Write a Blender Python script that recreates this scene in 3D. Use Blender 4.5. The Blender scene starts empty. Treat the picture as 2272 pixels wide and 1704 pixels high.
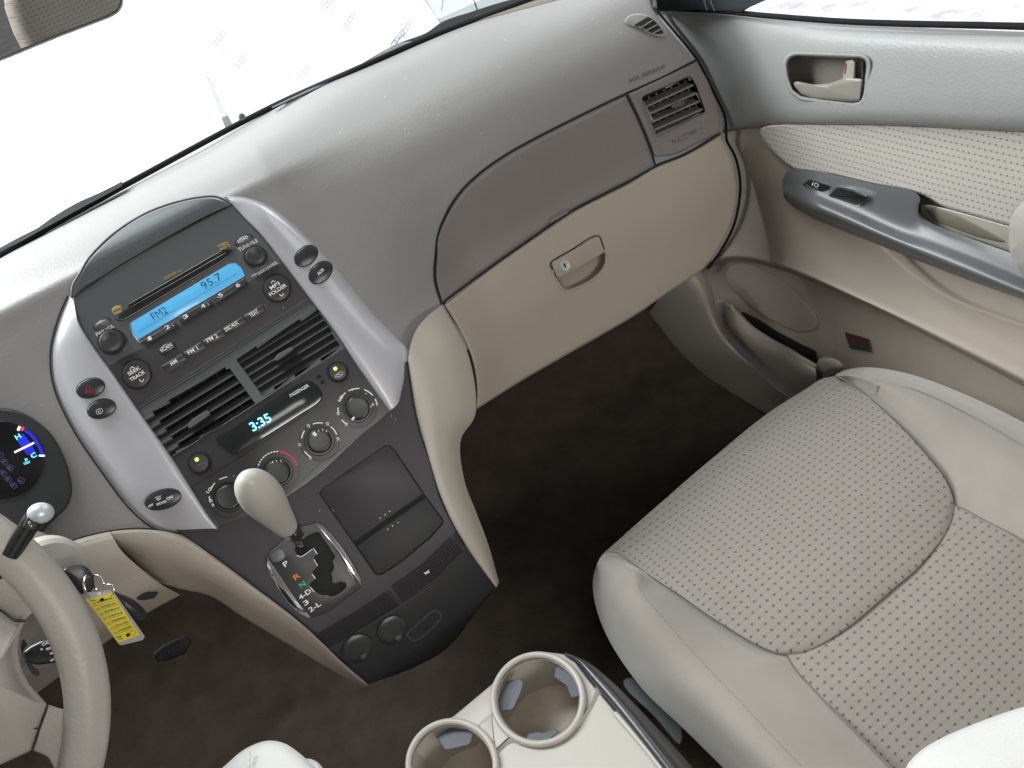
import bpy, bmesh, math, random
from mathutils import Vector, Matrix
random.seed(7)
S = bpy.context.scene
COL = S.collection
# ------------------------------------------------------------------ camera
F = 1676.0
CAM = Vector((0.0, 0.0, 1.15))
_r = Vector((.813, -.508, -.284)).normalized()
_f = Vector((.254, .749, -.612)); _f = (_f - _r*_f.dot(_r)).normalized()
_u = _r.cross(_f).normalized()
cam = bpy.data.objects.new('camera', bpy.data.cameras.new('camera')); COL.objects.link(cam)
cam.matrix_world = Matrix(((_r.x, _u.x, -_f.x, CAM.x), (_r.y, _u.y, -_f.y, CAM.y), (_r.z, _u.z, -_f.z, CAM.z), (0, 0, 0, 1)))
cam.data.sensor_width = 36.0; cam.data.lens = F/2272*36
cam.data.clip_start = .02; cam.data.clip_end = 200
S.camera = cam
# ------------------------------------------------------------------ world and lamps
W = bpy.data.worlds.new("World"); S.world = W; W.use_nodes = True
nt = W.node_tree; nt.nodes.clear()
wo = nt.nodes.new('ShaderNodeOutputWorld'); bg = nt.nodes.new('ShaderNodeBackground')
tc = nt.nodes.new('ShaderNodeTexCoord'); sp = nt.nodes.new('ShaderNodeSeparateXYZ')
cr_ = nt.nodes.new('ShaderNodeValToRGB'); mr = nt.nodes.new('ShaderNodeMapRange')
nt.links.new(tc.outputs['Generated'], sp.inputs[0]); nt.links.new(sp.outputs[1], mr.inputs[0])
mr.inputs[1].default_value = -1; mr.inputs[2].default_value = 1
nt.links.new(mr.outputs[0], cr_.inputs[0]); nt.links.new(cr_.outputs[0], bg.inputs[0])
e = cr_.color_ramp.elements
e[0].position = .25; e[0].color = (.62, .60, .58, 1); e[1].position = .85; e[1].color = (.80, .83, .86, 1)
bg.inputs[1].default_value = .27
nt.links.new(bg.outputs[0], wo.inputs[0])
def area(name, loc, target, sx, sy, power, color):
    d = bpy.data.lights.new(name, 'AREA'); d.shape = 'RECTANGLE'; d.size = sx; d.size_y = sy
    d.energy = power; d.color = color
    o = bpy.data.objects.new(name, d); COL.objects.link(o); o.location = loc
    o.rotation_euler = (Vector(target)-Vector(loc)).to_track_quat('-Z', 'Y').to_euler()
    return o
area('windshield_light', (-1.05, 2.0, 1.95), (-.25, 1.0, .85), 1.3, .7, 66, (.975, .98, 1.0))
area('rear_window_light', (.3, -1.55, 1.36), (.40, .9, .6), 1.2, .35, 23, (1.0, .97, .93))
area('backdrop_light', (-1.0, 2.2, 3.0), (0.2, 4.5, -.2), 3.0, 1.5, 245, (.98, .98, 1.0))
area('driver_window_light', (-1.9, .1, 1.75), (.4, .55, .55), 1.2, .8, 2, (.98, .98, 1.0))
area('passenger_window_light', (1.6, .3, 1.95), (.5, .5, .6), 1.2, .5, 4, (.97, .98, 1.0))
area('dome_lamp', (.05, -.30, 1.40), (.15, .4, .5), .30, .22, 1.8, (1.0, .95, .88))
area('added_ground_light', (3.7, 3.0, 2.6), (3.8, 3.0, -.42), 3.0, 3.0, 130, (.97, .98, 1.0))  # added lamp without a known source, brightens the ground beyond the side window
vs = S.view_settings; vs.view_transform = 'Standard'; vs.look = 'None'; vs.exposure = 0; vs.gamma = 1
S.render.resolution_x = 1024; S.render.resolution_y = 768
S.render.engine = 'CYCLES'
S.cycles.max_bounces = 8

# ------------------------------------------------------------------ pixels and surfaces
def ray(px, py): return _r*(px-1136) - _u*(py-852) + _f*F
def proj(p):
    d = p-CAM; z = d.dot(_f)
    return (1136+F*d.dot(_r)/z, 852-F*d.dot(_u)/z)
def plane_surf(p0, n):
    p0 = Vector(p0); n = Vector(n).normalized()
    if n.dot(CAM-p0) < 0: n = -n
    def s(px, py, off=0.0):
        d = ray(px, py); return CAM + d*(((p0+n*off)-CAM).dot(n)/d.dot(n))
    return s
def cr(pts, n, closed=False):
    """resample a smooth curve through pts to n points, even in length"""
    P = [Vector(p) for p in pts]
    if len(P) == 2: return [P[0].lerp(P[1], i/(n-1)) for i in range(n)]
    out = []
    m = len(P)
    segs = m if closed else m-1
    for i in range(segs):
        if closed: a, b, c, d = P[(i-1) % m], P[i], P[(i+1) % m], P[(i+2) % m]
        else:
            b, c = P[i], P[i+1]
            a = P[i-1] if i > 0 else b*2-c
            d = P[i+2] if i+2 < m else c*2-b
        t0 = 0; t1 = max((b-a).length, 1e-9)**.5; t2 = t1+max((c-b).length, 1e-9)**.5; t3 = t2+max((d-c).length, 1e-9)**.5
        for k in range(12):
            t = t1+(t2-t1)*k/12
            A1 = a*((t1-t)/(t1-t0))+b*((t-t0)/(t1-t0)); A2 = b*((t2-t)/(t2-t1))+c*((t-t1)/(t2-t1)); A3 = c*((t3-t)/(t3-t2))+d*((t-t2)/(t3-t2))
            B1 = A1*((t2-t)/(t2-t0))+A2*((t-t0)/(t2-t0)); B2 = A2*((t3-t)/(t3-t1))+A3*((t-t1)/(t3-t1))
            out.append(B1*((t2-t)/(t2-t1))+B2*((t-t1)/(t2-t1)))
    out.append(P[0] if closed else P[-1])
    L = [0]
    for i in range(1, len(out)): L.append(L[-1]+(out[i]-out[i-1]).length)
    res = []; j = 0; N = n if closed else n-1
    for i in range(n):
        t = L[-1]*i/N
        while j < len(L)-2 and L[j+1] < t: j += 1
        f = (t-L[j])/max(L[j+1]-L[j], 1e-12)
        res.append(out[j].lerp(out[j+1], min(max(f, 0), 1)))
    return res
def v2(l): return [Vector((p[0], p[1])) for p in l]
class Curve:
    def __init__(s, pts, smooth=True):
        pts = v2(pts)
        if not smooth:
            q = []
            for a, b in zip(pts, pts[1:]):
                q += [a.lerp(b, k/10) for k in range(10)]
            q.append(pts[-1])
            L = [0]
            for i in range(1, len(q)): L.append(L[-1]+(q[i]-q[i-1]).length)
            s.p = []; j = 0
            for i in range(201):
                t = L[-1]*i/200
                while j < len(L)-2 and L[j+1] < t: j += 1
                s.p.append(q[j].lerp(q[j+1], min(1, (t-L[j])/max(L[j+1]-L[j], 1e-9))))
        else: s.p = cr(pts, 201)
        s.L = sum((s.p[i+1]-s.p[i]).length for i in range(200))
    def __call__(s, t):
        t = min(max(t, 0), 1)*200; i = min(int(t), 199); return s.p[i].lerp(s.p[i+1], t-i)
class Coons:
    """top and bottom run left to right, left and right run top to bottom"""
    def __init__(s, top, bottom, left, right, smooth=True):
        s.t, s.b, s.l, s.r = [Curve(c, smooth) for c in (top, bottom, left, right)]
        s.Lu = (s.t.L+s.b.L)/2; s.Lv = (s.l.L+s.r.L)/2
    def __call__(s, u, v):
        p = s.t(u)*(1-v)+s.b(u)*v+s.l(v)*(1-u)+s.r(v)*u
        a, b, c, d = (s.t(0)+s.l(0))/2, (s.t(1)+s.r(0))/2, (s.b(0)+s.l(1))/2, (s.b(1)+s.r(1))/2
        return p-(a*(1-u)*(1-v)+b*u*(1-v)+c*(1-u)*v+d*u*v)
class Loft:
    """rows run left to right, stacked top to bottom"""
    def __init__(s, rows, smooth=True):
        s.c = [Curve(r, smooth) for r in rows]; s.Lu = s.c[0].L
        s.Lv = sum((s.c[i+1](.5)-s.c[i](.5)).length for i in range(len(s.c)-1))
    def __call__(s, u, v):
        pts = [c(u) for c in s.c]; m = len(pts)-1
        if m == 1: return pts[0].lerp(pts[1], v)
        t = v*m; i = min(int(t), m-1); t -= i
        b, c = pts[i], pts[i+1]; a = pts[i-1] if i else b*2-c; d = pts[i+2] if i+2 <= m else c*2-b
        return .5*((2*b)+(c-a)*t+(2*a-5*b+4*c-d)*t*t+(3*b-a-3*c+d)*t**3)
def sstep(x, a, b):
    t = min(max((x-a)/(b-a), 0), 1); return t*t*(3-2*t)
def interp(x, pts):
    if x <= pts[0][0]: return pts[0][1]
    for (a, b), (c, d) in zip(pts, pts[1:]):
        if x <= c:
            i = pts.index((a, b)); t = (x-a)/(c-a); h = c-a
            s0 = (d-b)/h if i == 0 else (d-pts[i-1][1])/(c-pts[i-1][0])
            s1 = (d-b)/h if i+2 >= len(pts) else (pts[i+2][1]-b)/(pts[i+2][0]-a)
            return b*(2*t**3-3*t*t+1)+s0*h*(t**3-2*t*t+t)+d*(-2*t**3+3*t*t)+s1*h*(t**3-t*t)
    return pts[-1][1]
def lin(x, pts):
    if x <= pts[0][0]: return pts[0][1]
    for (a, b), (c, d) in zip(pts, pts[1:]):
        if x <= c: return b+(d-b)*(x-a)/(c-a)
    return pts[-1][1]
NP = 90
def dens(k): return cr([(a, b) for a, b in k], NP)
# section of the dashboard in (forward, below the camera) metres: centre stack and passenger side
CK = [(1.20, .290), (1.08, .272), (.98, .262), (.915, .268), (.89, .298), (.86, .345), (.825, .395), (.79, .444), (.755, .494), (.72, .543),
      (.68, .600), (.642, .654), (.62, .70), (.605, .745), (.592, .80), (.585, .86)]
PK = [(1.24, .290), (1.13, .276), (1.03, .272), (.95, .285), (.905, .31), (.88, .345), (.868, .39), (.862, .43), (.855, .47), (.845, .495),
      (.832, .53), (.820, .57), (.810, .62), (.802, .66), (.802, .695), (.815, .72)]
def unif(k):
    P = [Vector(p) for p in k]; out = []
    m = len(P)-1
    for j in range(NP):
        t = j/(NP-1)*m; i = min(int(t), m-1); t -= i
        b, c = P[i], P[i+1]; a = P[i-1] if i else b*2-c; d = P[i+2] if i+2 <= m else c*2-b
        out.append(.5*((2*b)+(c-a)*t+(2*a-5*b+4*c-d)*t*t+(3*b-a-3*c+d)*t**3))
    return out
def normals2(P):
    N = []
    for i in range(len(P)):
        t = (P[min(i+1, len(P)-1)]-P[max(i-1, 0)]).normalized(); N.append(Vector((-t.y, t.x)))
    return N
CP, PP = unif(CK), unif(PK)
CN, PN = normals2(CP), normals2(PP)
def fam_c(X): return CP, CN
def fam_d(X):
    w = sstep(X, .07, .30)
    if w >= 1: return PP, PN
    Q = [(c-0*n).lerp(p, w) for c, n, p in zip(CP, CN, PP)]
    N = [c.lerp(p, w).normalized() for c, p in zip(CN, PN)]
    k = -.012*(1-w)
    return [q+n*k for q, n in zip(Q, N)], N
def prof_surf(fam, iters=3):
    const = fam is fam_c
    def s(px, py, off=0.0):
        d = ray(px, py); r = -d.z/d.y; sc = .8/d.y; p = None
        for it in range(1 if const else iters):
            P, N = fam(sc*d.x)
            prev = None; hit = None
            for i in range(NP):
                q = P[i]+N[i]*off; g = q.y-r*q.x
                if g >= 0:
                    if prev is None: hit = q.x if i else q.y/r; 
                    else:
                        t = prev[1]/(prev[1]-g); hit = prev[0].x+(q.x-prev[0].x)*t
                    break
                prev = (q, g)
            if hit is None:
                a = P[-2]+N[-2]*off; b = P[-1]+N[-1]*off; dd = b-a
                den = dd.y-r*dd.x; t = (r*a.x-a.y)/den if abs(den) > 1e-9 else 1; t = min(max(t, 1), 25); hit = a.x+dd.x*t
            sc = hit/d.y
        return CAM+d*sc
    return s
cons = prof_surf(fam_c); dash = prof_surf(fam_d)

# ------------------------------------------------------------------ objects
def thing(name, label, cat, loc=(0, 0, 0), group=None):
    o = bpy.data.objects.new(name, None); COL.objects.link(o); o.location = loc; o.empty_display_size = .05
    o['label'] = label; o['category'] = cat
    if group: o['group'] = group
    return o
def tag(o, label, cat, group=None):
    o['label'] = label; o['category'] = cat
    if group: o['group'] = group
    return o
def wloc(o):
    v = Vector((0, 0, 0))
    while o: v = v+o.location; o = o.parent
    return v
def link(name, me, m, parent=None, smooth=True, angle=35):
    o = bpy.data.objects.new(name, me); COL.objects.link(o)
    if m: me.materials.append(m)
    if parent:
        me.transform(Matrix.Translation(-wloc(parent))); o.parent = parent
    if smooth:
        me.shade_smooth(); me.set_sharp_from_angle(angle=math.radians(angle))
    return o
def mesh(name, verts, faces, uvs=None):
    me = bpy.data.meshes.new(name); me.from_pydata([tuple(v) for v in verts], [], faces); me.update()
    if uvs:
        l = me.uv_layers.new(name='UVMap')
        for i, lp in enumerate(me.loops): l.data[i].uv = uvs[lp.vertex_index]
    return me
def inpoly(x, y, P):
    c = False; j = len(P)-1
    for i in range(len(P)):
        if (P[i][1] > y) != (P[j][1] > y) and x < (P[j][0]-P[i][0])*(y-P[i][1])/(P[j][1]-P[i][1])+P[i][0]: c = not c
        j = i
    return c
def patch(name, P, surf, m, parent=None, nu=24, nv=24, off=0.0, edge=None, sides='LRTB', skirt=.012, holes=(), uv=None, angle=40):
    offf = off if callable(off) else (lambda u, v: off)
    def params(n, L, a, b):
        q = [i/n for i in range(n+1)]
        if edge:
            e_ = min(edge[0]/L, .2)
            ex = [e_*k for k in (0, .06, .2, .45, .75, 1)]
            lo, hi = 0, 1
            if a: q = [x for x in q if x > e_*1.05]; q += ex
            if b: q = [x for x in q if x < 1-e_*1.05]; q += [1-x for x in ex]
            q = sorted(set(q))
        return q
    U = params(nu, P.Lu, 'L' in sides, 'R' in sides); V = params(nv, P.Lv, 'T' in sides, 'B' in sides)
    verts, uvs, pxs = [], [], []
    for v in V:
        for u in U:
            q = P(u, v); o = offf(u, v)
            if edge:
                dd = []
                if 'L' in sides: dd.append(u*P.Lu)
                if 'R' in sides: dd.append((1-u)*P.Lu)
                if 'T' in sides: dd.append(v*P.Lv)
                if 'B' in sides: dd.append((1-v)*P.Lv)
                d = min(dd)/edge[0]
                if d < 1: o -= edge[1]*(1-math.sqrt(max(0, 1-(1-d)**2)))
            w = surf(q.x, q.y, o); verts.append(w); pxs.append((q.x, q.y))
            uvs.append(uv(w) if uv else (w.x, w.z))
    n, k = len(U), len(V)
    faces = []
    for j in range(k-1):
        for i in range(n-1):
            a = j*n+i; c = [a, a+1, a+n+1, a+n]
            if holes:
                mx = sum(pxs[t][0] for t in c)/4; my = sum(pxs[t][1] for t in c)/4
                if any(inpoly(mx, my, h) for h in holes): continue
            faces.append(c)
    if skirt:
        loop = [i for i in range(n)]+[j*n+n-1 for j in range(1, k)]+[(k-1)*n+i for i in range(n-2, -1, -1)]+[j*n for j in range(k-2, 0, -1)]
        b0 = len(verts)
        for i in loop:
            d = (verts[i]-CAM).normalized(); verts.append(verts[i]+d*skirt); uvs.append(uvs[i])
        L = len(loop)
        for i in range(L): faces.append([loop[i], b0+i, b0+(i+1) % L, loop[(i+1) % L]][::1])
    a, b, c = verts[faces[0][0]], verts[faces[0][1]], verts[faces[0][2]]
    me = mesh(name, verts, faces, uvs)
    mid = me.polygons[min(len(me.polygons)-1, (n-1)*(k//2)+n//2 if not holes else 0)]
    if mid.normal.dot(CAM-mid.center) < 0: me.flip_normals()
    return link(name, me, m, parent, angle=angle)
def inset(P, d):
    n = len(P); A = sum(P[i][0]*P[(i+1) % n][1]-P[(i+1) % n][0]*P[i][1] for i in range(n)); s = 1 if A > 0 else -1
    out = []
    for i in range(n):
        a, b, c = P[i-1], P[i], P[(i+1) % n]
        e1 = (b-a); e2 = (c-b)
        n1 = Vector((-e1.y, e1.x)); n2 = Vector((-e2.y, e2.x))
        if n1.length > 1e-9: n1.normalize()
        if n2.length > 1e-9: n2.normalize()
        nn = n1+n2
        if nn.length < 1e-6: nn = n1
        nn.normalize(); k = max(nn.dot(n1), .5)
        out.append(b+nn*(s*d/k))
    return out
def outline(pts, smooth, n=56):
    if smooth: return cr(v2(pts), n, closed=True)
    return v2(pts)
def rounded(pts, rad, k=5):
    P = v2(pts); out = []; n = len(P)
    for i in range(n):
        a, b, c = P[i-1], P[i], P[(i+1) % n]
        r1 = min(rad, (a-b).length*.45, (c-b).length*.45)
        p = b+(a-b).normalized()*r1; q = b+(c-b).normalized()*r1
        for j in range(k+1):
            t = j/k; out.append(p*(1-t)**2+b*2*t*(1-t)+q*t*t)
    return out
def plate(name, pts, surf, m, parent=None, off=0.0, th=.002, bev=1.5, smooth=False, rad=0, dome=0.0, holes=(), angle=35, uv=None, sink=.002):
    O = outline(pts, smooth) if not rad else rounded(pts, rad)
    rings = [(O, off-sink), (O, off+th*.55), (inset(O, bev*.35), off+th*.88), (inset(O, bev), off+th)]
    if dome:
        ins = rings[-1][0]; c = sum(ins, Vector((0, 0)))/len(ins)
        for s in (.85, .65, .4, .15): rings.append(([c+(p-c)*s for p in ins], off+th+dome*(1-s*s)))
    bm = bmesh.new(); L = []
    for R, o in rings: L.append([bm.verts.new(surf(p.x, p.y, o)) for p in R])
    n = len(O)
    for a, b in zip(L, L[1:]):
        for i in range(n): bm.faces.new((a[i], a[(i+1) % n], b[(i+1) % n], b[i]))
    if holes:
        edges = [bm.edges.get((L[-1][i], L[-1][(i+1) % n])) for i in range(n)]
        for H in holes:
            H = v2(H); t = [bm.verts.new(surf(p.x, p.y, off+th)) for p in H]; b = [bm.verts.new(surf(p.x, p.y, off-.004)) for p in H]
            k = len(H)
            for i in range(k):
                bm.faces.new((t[i], t[(i+1) % k], b[(i+1) % k], b[i])); edges.append(bm.edges.get((t[i], t[(i+1) % k])))
        bmesh.ops.triangle_fill(bm, use_beauty=True, use_dissolve=False, edges=edges)
    else: bm.faces.new(L[-1])
    bmesh.ops.recalc_face_normals(bm, faces=bm.faces)
    me = bpy.data.meshes.new(name); bm.to_mesh(me); bm.free()
    p = max(me.polygons, key=lambda q: q.area)
    if not dome and p.normal.dot(CAM-p.center) < 0: me.flip_normals()
    if uv:
        l = me.uv_layers.new(name='UVMap')
        for i, lp in enumerate(me.loops): l.data[i].uv = uv(me.vertices[lp.vertex_index].co)
    return link(name, me, m, parent, angle=angle)
def bowl(name, pts, surf, m, parent=None, off=0.0, depth=.02, ins=3, smooth=True, rad=0, lip=0.0, lipw=0, floor=True):
    """an open recess with walls and a floor; lip = raised rounded rim of lipw pixels outside"""
    O = outline(pts, smooth) if not rad else rounded(pts, rad)
    rings = []
    if lipw:
        rings += [(inset(O, -lipw), off-.001), (inset(O, -lipw*.8), off+lip*.7), (inset(O, -lipw*.5), off+lip), (inset(O, -lipw*.2), off+lip*.75)]
    rings += [(O, off), (inset(O, ins*.3), off-depth*.5), (inset(O, ins*.6), off-depth*.9), (inset(O, ins), off-depth)]
    bm = bmesh.new(); L = [[bm.verts.new(surf(p.x, p.y, o)) for p in R] for R, o in rings]; n = len(O)
    for a, b in zip(L, L[1:]):
        for i in range(n): bm.faces.new((a[i], a[(i+1) % n], b[(i+1) % n], b[i]))
    if floor: bm.faces.new(L[-1])
    bmesh.ops.recalc_face_normals(bm, faces=bm.faces)
    me = bpy.data.meshes.new(name); bm.to_mesh(me); bm.free()
    p = me.polygons[-1]
    if floor and p.normal.dot(CAM-p.center) < 0: me.flip_normals()
    return link(name, me, m, parent, angle=50)
def frame(px, py, surf, off=0.0):
    o = surf(px, py, off); a = surf(px+3, py, off)-o; b = surf(px, py+3, off)-o
    n = a.cross(b).normalized()
    if n.dot(CAM-o) < 0: n = -n
    ex = (a-n*a.dot(n)).normalized(); ey = n.cross(ex)
    return o, ex, ey, n
def lathe(name, c, surf, rings, m, parent=None, off=0.0, n=40, rib=0):
    o, ex, ey, nn = frame(c[0], c[1], surf, off)
    bm = bmesh.new(); L = []
    for ri, (r, h) in enumerate(rings):
        L.append([bm.verts.new(o+nn*h+(ex*math.cos(t)+ey*math.sin(t))*(r*(1+(rib*(i % 2) if rib else 0)))) for i, t in ((i, 2*math.pi*i/n) for i in range(n))])
    for a, b in zip(L, L[1:]):
        for i in range(n): bm.faces.new((a[i], a[(i+1) % n], b[(i+1) % n], b[i]))
    bm.faces.new(L[-1]); bmesh.ops.recalc_face_normals(bm, faces=bm.faces)
    me = bpy.data.meshes.new(name); bm.to_mesh(me); bm.free()
    p = me.polygons[-1]
    if p.normal.dot(nn) < 0: me.flip_normals()
    return link(name, me, m, parent, angle=40)
SPLIT = {'cover_gap', 'gauge_mark', 'track_mark', 'button_rim', 'stalk_mark', 'arrow_mark', 'panel_gap', 'fascia_gap', 'pointer_mark', 'slot_edge', 'sail_edge', 'door_mullion', 'vane', 'slat'}
def strokes(name, lines, w, surf, m, parent=None, off=.0004, th=.0004):
    if (name in SPLIT or name == 'printed_icon' and len(lines) < 5) and len(lines) > 1: return [strokes(name, [l], w, surf, m, parent, off, th) for l in lines][-1]
    return strokes1(name, lines, w, surf, m, parent, off, th)
def strokes1(name, lines, w, surf, m, parent, off, th):
    """thin raised lines, one mesh; each line is a list of pixels, or (pixels, width)"""
    verts, faces = [], []
    for ln in lines:
        ww = w
        if isinstance(ln, tuple): ln, ww = ln
        P = v2(ln)
        if len(P) > 2: P = cr(P, max(6, int(sum((b-a).length for a, b in zip(P, P[1:]))/5)+2))
        else: P = [P[0].lerp(P[1], i/6) for i in range(7)]
        b0 = len(verts)
        for i, p in enumerate(P):
            t = (P[min(i+1, len(P)-1)]-P[max(i-1, 0)]).normalized(); nn = Vector((-t.y, t.x))*ww/2
            for q, o in ((p-nn, off-.0006), (p-nn, off+th), (p+nn, off+th), (p+nn, off-.0006)): verts.append(surf(q.x, q.y, o))
        for i in range(len(P)-1):
            a = b0+i*4
            for k in range(3): faces.append((a+k, a+k+1, a+k+5, a+k+4))
        faces.append((b0, b0+3, b0+2, b0+1)); a = b0+(len(P)-1)*4; faces.append((a, a+1, a+2, a+3))
    me = mesh(name, verts, faces)
    bm = bmesh.new(); bm.from_mesh(me); bmesh.ops.recalc_face_normals(bm, faces=bm.faces); bm.to_mesh(me); bm.free()
    return link(name, me, m, parent, smooth=False)
def tube(name, pts, r, m, parent=None, n=12, res=40, closed=False, flat=1.0, up=None):
    P = cr([Vector(p) for p in pts], res, closed) if len(pts) > 2 else [Vector(pts[0]).lerp(Vector(pts[1]), i/(res-1)) for i in range(res)]
    bm = bmesh.new(); L = []; K = len(P)
    u0 = Vector(up) if up else Vector((0, 0, 1))
    for i, p in enumerate(P):
        if closed: t = (P[(i+1) % K]-P[i-1]).normalized()
        else: t = (P[min(i+1, K-1)]-P[max(i-1, 0)]).normalized()
        s_ = t.cross(u0)
        if s_.length < 1e-3: s_ = t.cross(Vector((0, 1, 0)))
        s_.normalize(); w = s_.cross(t)
        rr = r(i/(K-1)) if callable(r) else r
        L.append([bm.verts.new(p+(s_*math.cos(a)+w*math.sin(a)*flat)*rr) for a in (2*math.pi*k/n for k in range(n))])
    for j in range(K if closed else K-1):
        a, b = L[j], L[(j+1) % K]
        for i in range(n): bm.faces.new((a[i], a[(i+1) % n], b[(i+1) % n], b[i]))
    if not closed: bm.faces.new(L[0]); bm.faces.new(L[-1])
    bmesh.ops.recalc_face_normals(bm, faces=bm.faces)
    me = bpy.data.meshes.new(name); bm.to_mesh(me); bm.free()
    return link(name, me, m, parent, angle=60)
_dg = None
def text(s, A_, B_, h, surf, m, parent=None, off=.0006, name='lettering', th=.0003, offset=0.016):
    cu = bpy.data.curves.new('t', 'FONT'); cu.body = s; cu.size = 1; cu.extrude = .02; cu.offset = offset; cu.resolution_u = 4
    to = bpy.data.objects.new('t', cu); COL.objects.link(to)
    bpy.context.view_layer.update()
    me = bpy.data.meshes.new_from_object(to.evaluated_get(bpy.context.evaluated_depsgraph_get()))
    bpy.data.objects.remove(to); bpy.data.curves.remove(cu)
    xs = [v.co.x for v in me.vertices]; ys = [v.co.y for v in me.vertices]
    x0, x1, y0, y1 = min(xs), max(xs), min(ys), max(ys)
    a = Vector(A_); b = Vector(B_); d = (b-a); nrm = Vector((d.y, -d.x)).normalized()
    pa, pb = surf(a.x, a.y, off), surf(b.x, b.y, off); pu = surf(a.x+nrm.x*h, a.y+nrm.y*h, off)
    _, _, _, n = frame((a.x+b.x)/2, (a.y+b.y)/2, surf, off)
    ex = (pb-pa); wd = ex.length; ex.normalize(); n = (n-ex*n.dot(ex)).normalized(); ey = n.cross(ex); hm = abs((pu-pa).dot(ey))
    sx = wd/(x1-x0); sy = hm/(y1-y0)
    for v in me.vertices:
        c = v.co; v.co = pa+ex*((c.x-x0)*sx)+ey*((c.y-y0)*sy)+n*(th if c.z > 0 else -th)
    me.name = name; me.update()
    return link(name, me, m, parent, smooth=False)
def ell(cx, cy, a, b, rot=0, n=40):
    r = math.radians(rot); return [(cx+a*math.cos(t)*math.cos(r)-b*math.sin(t)*math.sin(r), cy+a*math.cos(t)*math.sin(r)+b*math.sin(t)*math.cos(r)) for t in (2*math.pi*i/n for i in range(n))]
def arc(cx, cy, r, a0, a1, n=9):
    return [(cx+r*math.cos(math.radians(a0+(a1-a0)*i/(n-1))), cy-r*math.sin(math.radians(a0+(a1-a0)*i/(n-1)))) for i in range(n)]
def zf(ox, oy, s):
    def g(*p):
        if len(p) == 2 and not isinstance(p[0], (tuple, list, Vector)): return (ox+p[0]/s, oy+p[1]/s)
        if len(p) == 1 and isinstance(p[0], list): p = p[0]
        return [(ox+q[0]/s, oy+q[1]/s) for q in p]
    g.s = s; return g
zA = zf(0, 400, 3.687); zB = zf(150, 400, 2.765); zC = zf(300, 700, 3.16); zD = zf(400, 950, 2.949); zE = zf(0, 850, 1.9425)
zF = zf(450, 1350, 2.107); zG = zf(1350, 0, 4.74); zH = zf(1600, 200, 3.292); zI = zf(900, 400, 2.765); zJ = zf(1400, 500, 3.16)
zK = zf(1300, 800, 1.835); zL = zf(0, 0, 3.687); zM = zf(400, 0, 2.458); zN = zf(1300, 0, 2.276); zO = zf(0, 1100, 2.7465)
zP = zf(0, 880, 5.184); zQ = zf(170, 500, 4.608); zR = zf(300, 650, 4.424); zS = zf(580, 1150, 6.637); zT = zf(1700, 1400, 3.867); zZ = zf(0, 0, .97359)

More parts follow.
